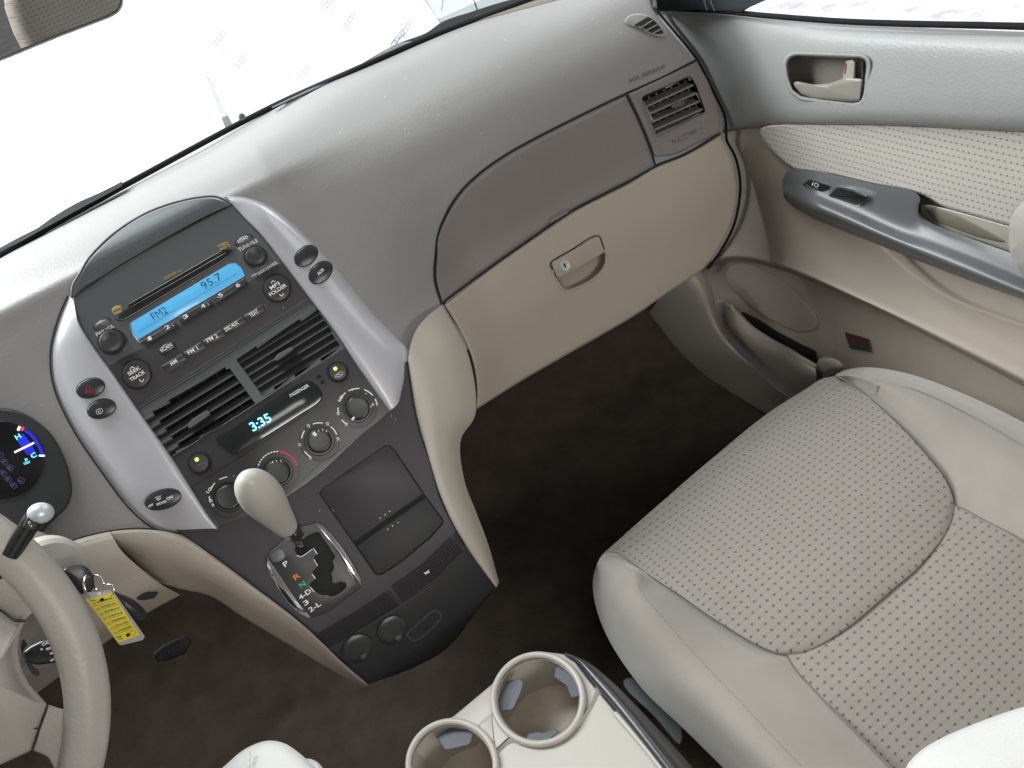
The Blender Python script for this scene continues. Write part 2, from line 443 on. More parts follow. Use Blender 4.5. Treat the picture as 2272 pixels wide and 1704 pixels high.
# ------------------------------------------------------------------ materials
def mat(name, col, rough=.5, metal=0.0, grain=None, spec=.5, mottle=0.0, mscale=8.0, dust=0.0, coat=0.0, emit=None, alpha=None, trans=0, sheen=0, weave=None):
    m = bpy.data.materials.new(name); m.use_nodes = True; N = m.node_tree; b = N.nodes['Principled BSDF']
    b.inputs['Base Color'].default_value = (*col, 1); b.inputs['Roughness'].default_value = rough; b.inputs['Metallic'].default_value = metal
    b.inputs['Specular IOR Level'].default_value = spec; b.inputs['Coat Weight'].default_value = coat; b.inputs['Coat Roughness'].default_value = .06
    if sheen: b.inputs['Sheen Weight'].default_value = sheen
    if trans: b.inputs['Transmission Weight'].default_value = trans
    if emit: b.inputs['Emission Color'].default_value = (*emit[0], 1); b.inputs['Emission Strength'].default_value = emit[1]
    t = N.nodes.new('ShaderNodeTexCoord'); last = None
    def mix(fac, c1, c2, mode='MIX'):
        x = N.nodes.new('ShaderNodeMix'); x.data_type = 'RGBA'; x.blend_type = mode
        for s_, v in ((x.inputs[0], fac), (x.inputs[6], c1), (x.inputs[7], c2)):
            if hasattr(v, 'is_linked'): N.links.new(v, s_)
            elif isinstance(v, tuple): s_.default_value = v
            else: s_.default_value = v
        return x.outputs[2]
    colr = (*col, 1)
    if mottle:
        n = N.nodes.new('ShaderNodeTexNoise'); n.inputs['Scale'].default_value = mscale; n.inputs['Detail'].default_value = 5; n.inputs['Roughness'].default_value = .6
        N.links.new(t.outputs['Object'], n.inputs['Vector'])
        mp = N.nodes.new('ShaderNodeMapRange'); mp.inputs[1].default_value = .3; mp.inputs[2].default_value = .7; N.links.new(n.outputs[0], mp.inputs[0])
        k1 = tuple(c*(1-mottle) for c in col)+(1,); k2 = tuple(min(1, c*(1+mottle)) for c in col)+(1,)
        colr = mix(mp.outputs[0], k1, k2)
    if dust:
        v = N.nodes.new('ShaderNodeTexVoronoi'); v.inputs['Scale'].default_value = 150; N.links.new(t.outputs['Object'], v.inputs['Vector'])
        lt = N.nodes.new('ShaderNodeMath'); lt.operation = 'LESS_THAN'; lt.inputs[1].default_value = .11; N.links.new(v.outputs['Distance'], lt.inputs[0])
        n2 = N.nodes.new('ShaderNodeTexWhiteNoise'); N.links.new(v.outputs['Position'], n2.inputs['Vector'])
        g = N.nodes.new('ShaderNodeMath'); g.operation = 'GREATER_THAN'; g.inputs[1].default_value = 1-dust; N.links.new(n2.outputs['Value'], g.inputs[0])
        mu = N.nodes.new('ShaderNodeMath'); mu.operation = 'MULTIPLY'; N.links.new(lt.outputs[0], mu.inputs[0]); N.links.new(g.outputs[0], mu.inputs[1])
        colr = mix(mu.outputs[0], colr, (.55, .55, .53, 1))
    if not isinstance(colr, tuple): N.links.new(colr, b.inputs['Base Color'])
    if grain:
        sc, dist = grain
        v = N.nodes.new('ShaderNodeTexVoronoi'); v.feature = 'SMOOTH_F1'; v.inputs['Scale'].default_value = sc; N.links.new(t.outputs['Object'], v.inputs['Vector'])
        n = N.nodes.new('ShaderNodeTexNoise'); n.inputs['Scale'].default_value = sc*.6; n.inputs['Detail'].default_value = 3; N.links.new(t.outputs['Object'], n.inputs['Vector'])
        ad = N.nodes.new('ShaderNodeMath'); N.links.new(v.outputs['Distance'], ad.inputs[0]); N.links.new(n.outputs[0], ad.inputs[1])
        bp = N.nodes.new('ShaderNodeBump'); bp.inputs['Strength'].default_value = .6; bp.inputs['Distance'].default_value = dist
        N.links.new(ad.outputs[0], bp.inputs['Height']); N.links.new(bp.outputs[0], b.inputs['Normal'])
    return m
def fabric_mat(name, base, dotc, pu=.0150, pv=.0112, dr=.17, stag=.5):
    m = mat(name, base, .95, spec=.15, sheen=.3); N = m.node_tree; b = N.nodes['Principled BSDF']
    def M(op, a, b_=None, c=None):
        x = N.nodes.new('ShaderNodeMath'); x.operation = op
        for i, v in enumerate((a, b_, c)):
            if v is None: continue
            if hasattr(v, 'is_linked'): N.links.new(v, x.inputs[i])
            else: x.inputs[i].default_value = v
        return x.outputs[0]
    u = N.nodes.new('ShaderNodeUVMap'); u.uv_map = 'UVMap'; s_ = N.nodes.new('ShaderNodeSeparateXYZ'); N.links.new(u.outputs[0], s_.inputs[0])
    x, y = s_.outputs[0], s_.outputs[1]
    nz = N.nodes.new('ShaderNodeTexNoise'); nz.inputs['Scale'].default_value = 9; N.links.new(u.outputs[0], nz.inputs['Vector'])
    jit = M('MULTIPLY', M('SUBTRACT', nz.outputs[0], .5), .25)
    row = M('ADD', M('DIVIDE', y, pv), jit); ri = M('FLOOR', row)
    fu = M('ADD', M('DIVIDE', x, pu), M('MULTIPLY', M('MODULO', ri, 2.0), stag))
    cu_ = M('SUBTRACT', M('FRACT', fu), .5); cv = M('SUBTRACT', M('FRACT', row), .5)
    dx = M('MULTIPLY', cu_, pu/pv); d = M('SQRT', M('ADD', M('MULTIPLY', dx, dx), M('MULTIPLY', cv, cv)))
    dot = M('SUBTRACT', 1.0, N.nodes.new('ShaderNodeMath').outputs[0]) if False else None
    mp = N.nodes.new('ShaderNodeMapRange'); mp.inputs[1].default_value = dr*.75; mp.inputs[2].default_value = dr*1.2; mp.inputs[3].default_value = 1; mp.inputs[4].default_value = 0
    N.links.new(d, mp.inputs[0])
    # fine stitched line between the dots of a row
    ln = M('LESS_THAN', M('ABSOLUTE', cv), .07)
    dash_ = M('GREATER_THAN', M('FRACT', M('MULTIPLY', fu, 6.0)), .5)
    lnm = M('MULTIPLY', M('MULTIPLY', ln, dash_), .45)
    fac = M('MAXIMUM', mp.outputs[0], M('MULTIPLY', lnm, .9))
    n = N.nodes.new('ShaderNodeTexNoise'); n.inputs['Scale'].default_value = 7; n.inputs['Detail'].default_value = 4; t = N.nodes.new('ShaderNodeTexCoord'); N.links.new(t.outputs['Object'], n.inputs['Vector'])
    mb = N.nodes.new('ShaderNodeMix'); mb.data_type = 'RGBA'; N.links.new(n.outputs[0], mb.inputs[0]); mb.inputs[6].default_value = tuple(c*.9 for c in base)+(1,); mb.inputs[7].default_value = tuple(c*1.08 for c in base)+(1,)
    mx = N.nodes.new('ShaderNodeMix'); mx.data_type = 'RGBA'; N.links.new(fac, mx.inputs[0]); N.links.new(mb.outputs[2], mx.inputs[6]); mx.inputs[7].default_value = (*dotc, 1)
    N.links.new(mx.outputs[2], b.inputs['Base Color'])
    nf = N.nodes.new('ShaderNodeTexNoise'); nf.inputs['Scale'].default_value = 900; N.links.new(t.outputs['Object'], nf.inputs['Vector'])
    hh = M('SUBTRACT', M('MULTIPLY', nf.outputs[0], .5), mp.outputs[0])
    bp = N.nodes.new('ShaderNodeBump'); bp.inputs['Strength'].default_value = .7; bp.inputs['Distance'].default_value = .0008; N.links.new(hh, bp.inputs['Height']); N.links.new(bp.outputs[0], b.inputs['Normal'])
    return m
def glass_mat(name, tint=(.95, 1, .98), refl=.06):
    m = bpy.data.materials.new(name); m.use_nodes = True; N = m.node_tree; N.nodes.clear()
    o = N.nodes.new('ShaderNodeOutputMaterial'); a = N.nodes.new('ShaderNodeBsdfTransparent'); g = N.nodes.new('ShaderNodeBsdfGlossy'); x = N.nodes.new('ShaderNodeMixShader'); lw = N.nodes.new('ShaderNodeLayerWeight'); f1 = N.nodes.new('ShaderNodeMath'); f1.operation = 'POWER'; f1.inputs[1].default_value = 4; N.links.new(lw.outputs['Facing'], f1.inputs[0]); f = N.nodes.new('ShaderNodeMath'); f.operation = 'MULTIPLY_ADD'; f.inputs[1].default_value = .35; f.inputs[2].default_value = refl*.5; N.links.new(f1.outputs[0], f.inputs[0])
    a.inputs[0].default_value = (*tint, 1); g.inputs['Roughness'].default_value = .02
    N.links.new(f.outputs[0], x.inputs[0]); N.links.new(a.outputs[0], x.inputs[1]); N.links.new(g.outputs[0], x.inputs[2]); N.links.new(x.outputs[0], o.inputs[0])
    return m
M_pad = mat('dash_vinyl', (.243, .236, .233), .42, grain=(420, .00035), mottle=.04, dust=.035)
M_lid = mat('lid_vinyl', (.185, .164, .157), .5, grain=(420, .0003), mottle=.03)
M_beige = mat('beige_plastic', (.355, .308, .262), .52, grain=(500, .00022), mottle=.03, mscale=5)
M_beige2 = mat('light_beige_plastic', (.45, .41, .36), .48, grain=(500, .0002), mottle=.03, mscale=5)
M_seam = mat('seam_gap', (.012, .012, .013), .8)
M_black = mat('gloss_black', (.012, .013, .014), .18, spec=.5, dust=.02)
M_cap = mat('satin_black', (.070, .079, .085), .42, spec=.8, grain=(600, .00012), dust=.03)
M_matte = mat('matte_black', (.033, .030, .033), .55, grain=(700, .0001), dust=.02)
M_purp = mat('charcoal_metallic', (.025, .022, .026), .5, metal=.1, dust=.05, grain=(900, .00006))
M_lowblk = mat('lower_black', (.008, .008, .010), .55, grain=(600, .0001))
M_silver = mat('silver_paint', (.47, .465, .50), .34, metal=.25, coat=.6, mottle=.02, mscale=3)
M_btn = mat('button_black', (.022, .024, .026), .3)
M_btn2 = mat('button_charcoal', (.036, .034, .037), .4)
M_chrome = mat('chrome', (.82, .83, .85), .09, metal=1)
M_white = mat('white_print', (.78, .78, .78), .6)
M_gold = mat('gold_print', (.45, .36, .12), .5)
M_lcd = mat('lcd_blue', (.05, .25, .45), .25, emit=((.075, .33, .58), .78), coat=.5)
M_lcdt = mat('lcd_ink', (.01, .04, .12), .5)
M_cyan = mat('clock_light', (.2, .6, .9), .5, emit=((.22, .68, 1), 1.9))
M_green = mat('green_led', (.3, .8, .1), .5, emit=((.35, 1, .05), 3.0))
M_lens = mat('clock_lens', (.016, .022, .022), .12)
M_red = mat('red_print', (.45, .03, .06), .5)
M_orange = mat('orange_print', (.75, .16, .02), .5)
M_grn = mat('green_print', (.03, .42, .18), .5)
M_blue = mat('blue_print', (.03, .12, .5), .5)
M_hub = mat('wheel_vinyl', (.42, .39, .358), .42, grain=(330, .0005), mottle=.04)
M_shroud = mat('column_plastic', (.42, .395, .36), .5, grain=(500, .0002))
M_knob = mat('lever_knob_plastic', (.50, .48, .43), .40, coat=.05, mottle=.02)
M_doorup = mat('door_vinyl', (.285, .288, .285), .42, grain=(560, .0004), mottle=.03)
M_doorm = mat('door_plastic', (.36, .312, .268), .55, grain=(500, .0002), mottle=.04)
M_arm = mat('armrest_grey', (.088, .090, .095), .36, grain=(800, .00006))
M_fabric = fabric_mat('seat_fabric', (.272, .246, .219), (.118, .105, .095), pu=.0108, pv=.0088, dr=.165, stag=0.0)
M_dfabric = fabric_mat('door_fabric', (.40, .368, .332), (.19, .172, .155), pu=.0070, pv=.0080, dr=.145)
M_velour = mat('seat_velour', (.28, .253, .225), .9, spec=.2, mottle=.07, mscale=11, sheen=.5, grain=(1100, .0003))
M_white_v = mat('armrest_velour', (.60, .585, .57), .9, spec=.2, mottle=.03, grain=(1100, .0003), sheen=.4)
M_carpet = mat('carpet_fibre', (.056, .043, .034), .98, spec=.05, mottle=.22, mscale=22, grain=(700, .003))
M_cup = mat('cup_plastic', (.375, .35, .315), .42, grain=(800, .0001), mottle=.02)
M_cupin = mat('cup_inner', (.60, .53, .47), .55, mottle=.15, mscale=20)
M_rub = mat('rubber_grip', (.085, .09, .105), .6, grain=(900, .0002))
M_rail = mat('rail_black', (.035, .035, .038), .28)
M_yellow = mat('tag_yellow', (.75, .62, .02), .5, mottle=.06, mscale=60)
M_ink = mat('tag_ink', (.10, .09, .03), .6)
M_clear = glass_mat('clear_plastic', (.85, .87, .86))
M_glass = glass_mat('window_glass', (.97, 1, .99))
M_rubber = mat('seal_rubber', (.010, .011, .012), .75, spec=.15)
M_hood = mat('white_paint', (.86, .87, .88), .25, coat=.5)
M_mirror = mat('mirror_silver', (.9, .9, .9), .01, metal=1)
M_keyp = mat('key_plastic', (.015, .017, .017), .3)
M_pil = mat('pillar_cloth', (.48, .47, .43), .85)
M_gauge = mat('gauge_black', (.004, .004, .006), .25)
M_gblue = mat('gauge_blue', (.01, .01, .4), .5, emit=((.006, .008, .55), 1.0))
M_gcyan = mat('gauge_cyan', (.1, .6, .6), .5, emit=((.12, .75, .72), 1.0))
M_gwhite = mat('gauge_white', (.8, .8, .8), .5, emit=((1, .9, 1), 1.0))
M_gred = mat('gauge_red', (.6, .05, .05), .5, emit=((.8, .05, .05), .8))
M_gdim = mat('gauge_dim', (.12, .13, .28), .5)
M_emb = mat('embossed_vinyl', (.11, .105, .105), .5)
M_slat = mat('slat_black', (.040, .040, .042), .62, spec=.25)
M_hoodblk = mat('hood_charcoal', (.018, .019, .021), .55, grain=(600, .0001))
def off_s(surf, o): return lambda px, py, off=0.0: surf(px, py, off+o)
# ================================================================== DASHBOARD
D = thing('dashboard', 'grey and beige moulded dashboard running from steering wheel to passenger door', 'dashboard', (0, 1.0, .7))
# pad: a sheet along the section, trimmed where it meets the door
redge = zN([(330, -120), (330, 0), (345, 45), (420, 140), (500, 235), (555, 310), (620, 440), (690, 590), (697, 670)])
redge = cr([Vector(p) for p in redge], 60)
def red_x(y):
    for a, b in zip(redge, redge[1:]):
        if a.y <= y <= b.y: return a.x+(b.x-a.x)*(y-a.y)/max(b.y-a.y, 1e-9)
    return redge[0].x if y < redge[0].y else redge[-1].x+(y-redge[-1].y)*.02
def pad_x(P):
    lo, hi = .45, 1.0
    for _ in range(30):
        m_ = (lo+hi)/2; q = proj(Vector((m_, P.x, CAM.z-P.y)))
        if q[0] < red_x(q[1]): lo = m_
        else: hi = m_
    return lo
verts = []; nX = 150
rows = []
for i in range(-6, 62):
    ii = max(i, 0); ext = Vector((.014*(ii-i), .0013*(ii-i))); i = ii
    Pp = PP[i]+ext; xr = pad_x(Pp)
    row = []
    for j in range(nX+1):
        X = -.80+(xr-.004+.80)*j/nX
        A, N_ = fam_d(X); row.append(Vector((X, A[i].x+ext.x, CAM.z-A[i].y-ext.y)))
    n2 = PN[i]
    for dx, o in ((-.0015, -.0012), (0, -.004), (.0005, -.03), (.0005, -.09)):
        row.append(Vector((xr+dx, Pp.x+n2.x*o, CAM.z-(Pp.y+n2.y*o))))
    rows.append(row)
w = len(rows[0]); verts = [v for r in rows for v in r]
vhole = zG([(345, 1035), (375, 1005), (840, 805), (872, 815), (925, 905), (1015, 1160), (1005, 1185), (560, 1418), (505, 1420), (440, 1270)])
gh = zI([(915, 560), (1215, 440), (1222, 480), (1212, 526), (1155, 594), (1062, 646), (990, 670), (962, 660), (935, 605)])
wline = [(-90, 618), (0, 566), (294, 402), (600, 239), (790, 154), (982, 71), (1165, 3), (1330, -60)]
cut = [vhole, gh, [(200, 680), (500, 500), (560, 540), (820, 890), (600, 1080), (500, 1130), (330, 900)],
       [(-3000, 1720), (-400, 1500), (-120, 1335), (0, 1285), (92, 1250), (164, 1222), (244, 1198), (300, 1196), (400, 1230), (470, 1260), (540, 1315), (700, 1420), (820, 1505), (1100, 1280), (1100, 2600), (-3000, 2600)],
       [(-3000, 3000), (-2000, 1150), (-1000, 1100)]+[(x, y-1) for x, y in wline]+[(1400, -90), (1400, -3000), (-3000, -3000)]]
faces = []
for j in range(len(rows)-1):
    for i in range(w-1):
        f = (j*w+i, j*w+i+1, (j+1)*w+i+1, (j+1)*w+i); q = proj((verts[f[0]]+verts[f[2]])/2)
        if any(inpoly(q[0], q[1], c) for c in cut): continue
        faces.append(f)
me = mesh('dash_pad', verts, faces)
if me.polygons[w*5].normal.z < 0: me.flip_normals()
link('dash_pad', me, M_pad, D, angle=60)
# upper glovebox lid
lid = Coons([(970, 570), (972, 527), (990, 483), (1019, 436), (1063, 392), (1130, 345), (1240, 286), (1350, 232), (1388, 213)],
            [(981, 670), (1081, 595), (1189, 519), (1262, 469), (1395, 400), (1452, 368)],
            [(970, 570), (968, 620), (981, 670)], [(1388, 213), (1415, 268), (1440, 330), (1452, 368)])
strokes('panel_gap', [[(981, 676), (965, 620), (968, 560), (973, 520), (989, 478), (1018, 431), (1062, 387), (1129, 340), (1239, 281), (1349, 227), (1392, 207), (1475, 170), (1546, 133)],
                      [(1390, 209), (1418, 268), (1442, 330), (1455, 372)],
                      [(981, 672), (1081, 598), (1189, 522), (1262, 472), (1395, 403), (1453, 369), (1520, 342), (1599, 295)]], 6, dash, M_seam, D, off=.0006, th=.0004)
o_ = patch('upper_compartment_lid', lid, dash, M_lid, D, 40, 16, off=.004, edge=(7, .004), skirt=.004)
strokes('lid_catch', [(zI([(878, 268), (884, 238), (980, 177), (1001, 180), (1002, 196)]), 2.2)], 2, dash, M_emb, D, off=.0042, th=.0003)
plate('catch_button', zI([(884, 262), (890, 244), (980, 186), (996, 188), (996, 200), (892, 262)]), dash, M_lid, D, off=.004, th=.0012, bev=1.2)
# vent panel
vp = Coons(zG([(203, 990), (550, 828), (922, 650)]), zG([(485, 1650), (700, 1625), (900, 1530), (1178, 1392)]),
           zG([(203, 990), (300, 1195), (400, 1425), (485, 1650)]), zG([(922, 650), (1040, 850), (1130, 1080), (1180, 1240), (1178, 1392)]))
patch('vent_panel', vp, dash, M_lid, D, 80, 80, off=.004, edge=(7, .004), skirt=.02, holes=[inset(v2(vhole), -2.2)])
V = tag(bpy.data.objects.new('side_air_vent', None), 'taupe air vent with five slats at the passenger end of the dashboard', 'air vent'); COL.objects.link(V)
V.location = dash(*zG(680, 1110))
bowl('vent_frame', vhole, dash, M_lid, V, off=.004, depth=.004, ins=1.5, rad=5, lip=.0012, lipw=5, floor=False)
bowl('vent_duct', inset(v2(vhole), 1), dash, M_seam, V, off=.003, depth=.035, ins=4, rad=4)
for k, (a, b) in enumerate([((385, 1128), (893, 893)), ((412, 1208), (925, 980)), ((445, 1290), (955, 1065)), ((480, 1370), (990, 1148)), ((505, 1425), (1012, 1195))]):
    P0, P1 = zG(*a), zG(*b); dx, dy = 1.0, 1.7
    bm = bmesh.new(); vs_ = []
    for (x, y), oo in (((P0[0]-dx, P0[1]-dy), .0015), ((P1[0]-dx, P1[1]-dy), .0015), ((P1[0]+dx, P1[1]+dy), .0025), ((P0[0]+dx, P0[1]+dy), .0025)): vs_.append(bm.verts.new(dash(x, y, oo)))
    back = [bm.verts.new(v.co+Vector((0, .017, .0005))) for v in vs_]
    bm.faces.new(vs_); bm.faces.new(back[::-1])
    for i in range(4): bm.faces.new((vs_[i], vs_[(i+1) % 4], back[(i+1) % 4], back[i]))
    bmesh.ops.recalc_face_normals(bm, faces=bm.faces); me = bpy.data.meshes.new('slat'); bm.to_mesh(me); bm.free(); link('slat', me, M_lid, V, smooth=False)
vl = []
for t in (.14, .30, .46, .62, .78, .92):
    a = Vector(zG(352+490*t, 1040-215*t)); b = Vector(zG(525+485*t, 1420-225*t)); vl.append([a, b])
strokes('vane', vl, 3.0, dash, M_lid, V, off=-.016, th=.001)
plate('vent_tab', zG([(655, 1118), (700, 1085), (795, 1055), (806, 1080), (785, 1108), (700, 1142), (662, 1140)]), dash, M_arm, V, off=.004, th=.007, bev=1.6, rad=3)
plate('slider_slot', zG([(720, 1447), (917, 1358), (931, 1392), (742, 1490)]), dash, M_emb, V, off=.004, th=.0004, bev=.5)
plate('slider', zG([(732, 1452), (850, 1400), (862, 1424), (748, 1478)]), dash, M_lid, V, off=.0045, th=.0015, bev=1)
strokes('printed_icon', [zG([(672, 1475), (705, 1468), (712, 1495), (680, 1502), (672, 1475)]), zG([(680, 1478), (705, 1495)]), zG([(955, 1352), (985, 1335)]), zG([(958, 1362), (988, 1345)])], 1.2, dash, M_emb, V, off=.0042)
text('SRS AIRBAG', zG(218, 868), zG(598, 706), 7.5, dash, M_emb, D, off=.0002, th=.0004, name='embossed_lettering')
strokes('underline', [zG([(232, 870), (600, 712)])], .9, dash, M_emb, D, off=.0002)
# corner defroster vent
cv = zG([(168, 220), (205, 172), (290, 145), (370, 148), (470, 188), (560, 255), (622, 315), (637, 358), (600, 390), (520, 388), (420, 352), (300, 292), (200, 255)])
C2 = tag(bpy.data.objects.new('corner_air_vent', None), 'small pointed demister vent on top of the dashboard by the pillar', 'air vent'); COL.objects.link(C2); C2.location = dash(*zG(400, 270))
plate('vent_surround', cv, dash, M_pad, C2, th=.0035, bev=5, smooth=True)
co = zG([(268, 262), (420, 172), (455, 188), (500, 225), (535, 265), (575, 325), (578, 352), (520, 362), (470, 350), (330, 300)])
plate('vent_opening', co, dash, M_seam, C2, off=.0022, th=.0016, bev=.6, rad=3)
strokes('slat', [zG([(325, 298), (466, 212)]), zG([(392, 322), (515, 258)]), zG([(465, 350), (562, 302)])], 2.4, dash, M_pad, C2, off=.0038, th=.0012)
strokes('vane', [zG([(425, 178), (470, 200), (540, 275), (580, 335)])], 2.0, dash, M_pad, C2, off=.0038, th=.0006)
# long demister grille near the windshield
ds = []
for k in range(58):
    t = k/57; x0, y0 = 1600+560*t, 118-128*t-22*t; x1, y1 = x0+34+6*t, y0-30+8*t+2
    x1 = x0+18; y1 = y0-34+4*t
    ds.append(zM([(x0, y0), (x1, y1)]))
strokes('demister_grille', ds, 1.5, dash, M_beige, D, off=.0006, th=.0006)
# glovebox
gb = Coons([(985, 676), (1081, 601), (1189, 525), (1262, 475), (1395, 406), (1452, 372), (1520, 344), (1599, 299)],
           [(1056, 909), (1153, 848), (1262, 785), (1406, 702), (1479, 652), (1530, 618), (1562, 596)],
           [(985, 676), (1019, 733), (1045, 791), (1057, 852), (1056, 909)],
           [(1599, 299), (1622, 345), (1634, 395), (1636, 436), (1623, 494), (1596, 548), (1562, 596)])
bar_ = zI([(895, 505), (920, 482), (1150, 357), (1182, 350), (1203, 385), (1219, 440), (1226, 480), (1216, 528), (1155, 598), (1062, 650), (990, 675), (960, 663), (930, 600), (903, 540)])
GB = tag(bpy.data.objects.new('glovebox', None), 'beige glovebox door with a recessed latch and round key lock', 'glovebox'); COL.objects.link(GB); GB.location = dash(1300, 600)
gh = zI([(915, 560), (1215, 440), (1222, 480), (1212, 526), (1155, 594), (1062, 646), (990, 670), (962, 660), (935, 605)])
patch('door_panel', gb, dash, M_beige, GB, 130, 90, off=.004, edge=(9, .006), skirt=.09, holes=[inset(v2(gh), -3)])
bowl('handle_recess', gh, dash, M_beige, GB, off=.0035, depth=.020, ins=9, smooth=True, lip=.0018, lipw=7)
plate('latch_handle', zI([(893, 508), (1160, 350), (1188, 352), (1217, 432), (1208, 450), (1130, 500), (960, 592), (932, 603)]), dash, M_beige, GB, off=.004, th=.0055, bev=2.2, rad=5)
strokes('latch_gap', [zI([(940, 625), (912, 570), (888, 520), (895, 500), (1020, 425), (1155, 343), (1188, 344), (1205, 380), (1224, 440)])], 2.6, dash, M_seam, GB, off=.0042, th=.0004)
kl_ = lathe('key_lock', zI(978, 523), dash, [(.0074, -.001), (.0074, .0012), (.0068, .0018), (.0062, .0015)], mat('lock_face', (.47, .47, .43), .35), GB, off=.0094)
strokes('keyhole', [(zI([(973, 510), (982, 536)]), 4.0)], 3, dash, M_seam, kl_, off=.0112, th=.0003)

# demister strip at the foot of the glass
base_s = plane_surf((0, 1.2, CAM.z-.288), (0, 0, 1))
# ================================================================== CENTRE STACK
K = thing('center_console', 'dark centre stack with silver side bezels between the front footwells', 'console', (-.03, .8, .75))
lf = Coons([(300, 1100), (500, 1010), (700, 900), (905, 800)], [(815, 1519), (925, 1478), (996, 1435), (1062, 1350), (1100, 1303)],
           [(300, 1100), (408, 1189), (485, 1242), (570, 1306), (654, 1370), (705, 1415), (756, 1465), (815, 1519)],
           [(905, 800), (918, 890), (931, 950), (956, 1025), (976, 1099), (1010, 1170), (1050, 1235), (1100, 1303)])
patch('lower_fascia', lf, cons, M_purp, K, 30, 40, off=-.001, edge=(5, .003), skirt=.03)
face_L = [(159, 660), (174, 712), (195, 750), (239, 812), (308, 912), (380, 1014), (483, 1171)]
face_R = [(514, 454), (544, 487), (577, 519), (620, 574), (685, 660), (743, 736), (801, 823), (864, 912)]
fc = Coons([(159, 660), (271, 584), (434, 494), (514, 454)], [(483, 1171), (553, 1145), (629, 1109), (715, 1048), (775, 992), (838, 937), (864, 912)], face_L, face_R)
ventL = zR([(58, 1222), (896, 712), (1190, 1088), (348, 1612)]); ventR = zR([(985, 652), (1788, 152), (2040, 535), (1243, 1022)])
patch('stack_fascia', fc, cons, M_cap, K, 60, 90, off=.001, edge=(4, .0015), skirt=.012, holes=[inset(v2(ventL), 2), inset(v2(ventR), 2)])
# speaker grille on top
gr_pts = zA([(612, 880), (655, 780), (720, 665), (850, 520), (1000, 400), (1200, 282), (1400, 205), (1600, 158), (1740, 148), (1815, 172), (1870, 205)])
gr = Loft([gr_pts, zA([(605, 930), (1000, 690), (1600, 340), (1885, 200)])])
gm = mat('speaker_mesh', (.075, .085, .09), .55)
N = gm.node_tree; b = N.nodes['Principled BSDF']; t = N.nodes.new('ShaderNodeUVMap'); wv = N.nodes.new('ShaderNodeTexVoronoi'); wv.inputs['Scale'].default_value = 620; wv.inputs['Randomness'].default_value = .05
N.links.new(t.outputs[0], wv.inputs['Vector']); rp = N.nodes.new('ShaderNodeValToRGB'); rp.color_ramp.elements[0].position = .25; rp.color_ramp.elements[0].color = (.045, .05, .055, 1); rp.color_ramp.elements[1].position = .4; rp.color_ramp.elements[1].color = (.085, .092, .10, 1)
N.links.new(wv.outputs['Distance'], rp.inputs[0]); N.links.new(rp.outputs[0], b.inputs['Base Color'])
patch('speaker_grille', gr, cons, gm, K, 40, 14, off=.0025, edge=(5, .002), skirt=.01, uv=lambda w_: (w_.x, w_.y))
strokes('grille_gap', [[(158, 661), (271, 586), (434, 496), (515, 455)]], 2.2, cons, M_seam, K, off=.0018, th=.0004)
tube('grille_rim', [cons(p[0], p[1], .001) for p in zA([(585, 962), (600, 850), (648, 772), (712, 655), (845, 510), (995, 388), (1195, 268), (1400, 190), (1600, 143), (1745, 132), (1825, 155), (1895, 198)])], .0013, M_arm, K, res=60)
# silver bezels
bl = Loft([zZ([(148, 640), (128, 690), (112, 760), (118, 830), (158, 920), (225, 1020), (285, 1098), (330, 1135), (360, 1146)]),
           zZ([(160, 640), (162, 700), (180, 760), (225, 850), (290, 950), (345, 1035), (400, 1095), (425, 1125), (445, 1142)]),
           [(159, 660), (174, 712), (195, 750), (239, 812), (308, 912), (380, 1014), (425, 1085), (460, 1140), (485, 1173)]])
prof_b = [(0, -.012), (.08, -.0045), (.25, .002), (.5, .0062), (.8, .0075), (.95, .0062), (1, .003)]
patch('side_bezel', bl, cons, M_silver, K, 60, 24, off=lambda u, v: interp(v, prof_b)-.006*(1-sstep(u, 0, .18)), skirt=.02, sides='')
br = Loft([[(514, 454), (544, 487), (577, 519), (620, 574), (685, 660), (743, 736), (801, 823), (864, 912)],
           zB([(985, 112), (1110, 175), (1230, 250), (1400, 440), (1580, 680), (1780, 930), (1925, 1110), (2010, 1290), (2025, 1370)]),
           zB([(955, 92), (1080, 100), (1220, 148), (1350, 238), (1500, 378), (1680, 578), (1880, 820), (2108, 1078), (2100, 1160), (2052, 1300)])])
patch('side_bezel', br, cons, M_silver, K, 60, 24, off=lambda u, v: interp(1-v, prof_b)-.006*(1-sstep(u, 0, .18)), skirt=.02, sides='')
strokes('bezel_gap', [zZ([(146, 640), (125, 690), (109, 760), (115, 832), (155, 923), (222, 1023), (282, 1101), (328, 1139), (360, 1150), (470, 1148)])], 4, cons, M_seam, K, off=-.011, th=.001)
# switches on the bezels
def oval(name, pts, m=M_btn, off=.0072, parent=K, th=.0018, dome=.0016): 
    plate(name+'_surround', [p for p in inset(v2(pts), -1.8)], cons, M_seam, parent, off=off-.0005, th=.0006, bev=.5, sink=.006)
    return plate(name, pts, cons, m, parent, off=off, th=th, bev=2.2, dome=dome, sink=.006)
hz = oval('hazard_switch', ell(*zB(141, 1275), 31.5, 20.5, -17))
strokes('hazard_triangle', [zB([(108, 1305), (120, 1262), (160, 1298), (108, 1305)]), zB([(118, 1296), (124, 1276), (142, 1292), (118, 1296)])], 1.2, cons, M_red, hz, off=.0109)
oval('demister_switch', ell(*zB(208, 1402), 31.5, 20, -17))
strokes('printed_icon', [zB([(175, 1410), (210, 1400), (213, 1425), (180, 1433), (175, 1410)]), zB([(188, 1412), (190, 1428)]), zB([(198, 1410), (200, 1426)])], 1.0, cons, M_white, K, off=.0109)
oval('blank_switch', ell(*zB(1462, 465), 29, 19, -38))
ax_ = oval('aux_switch', ell(*zB(1552, 566), 29.5, 19.5, -42))
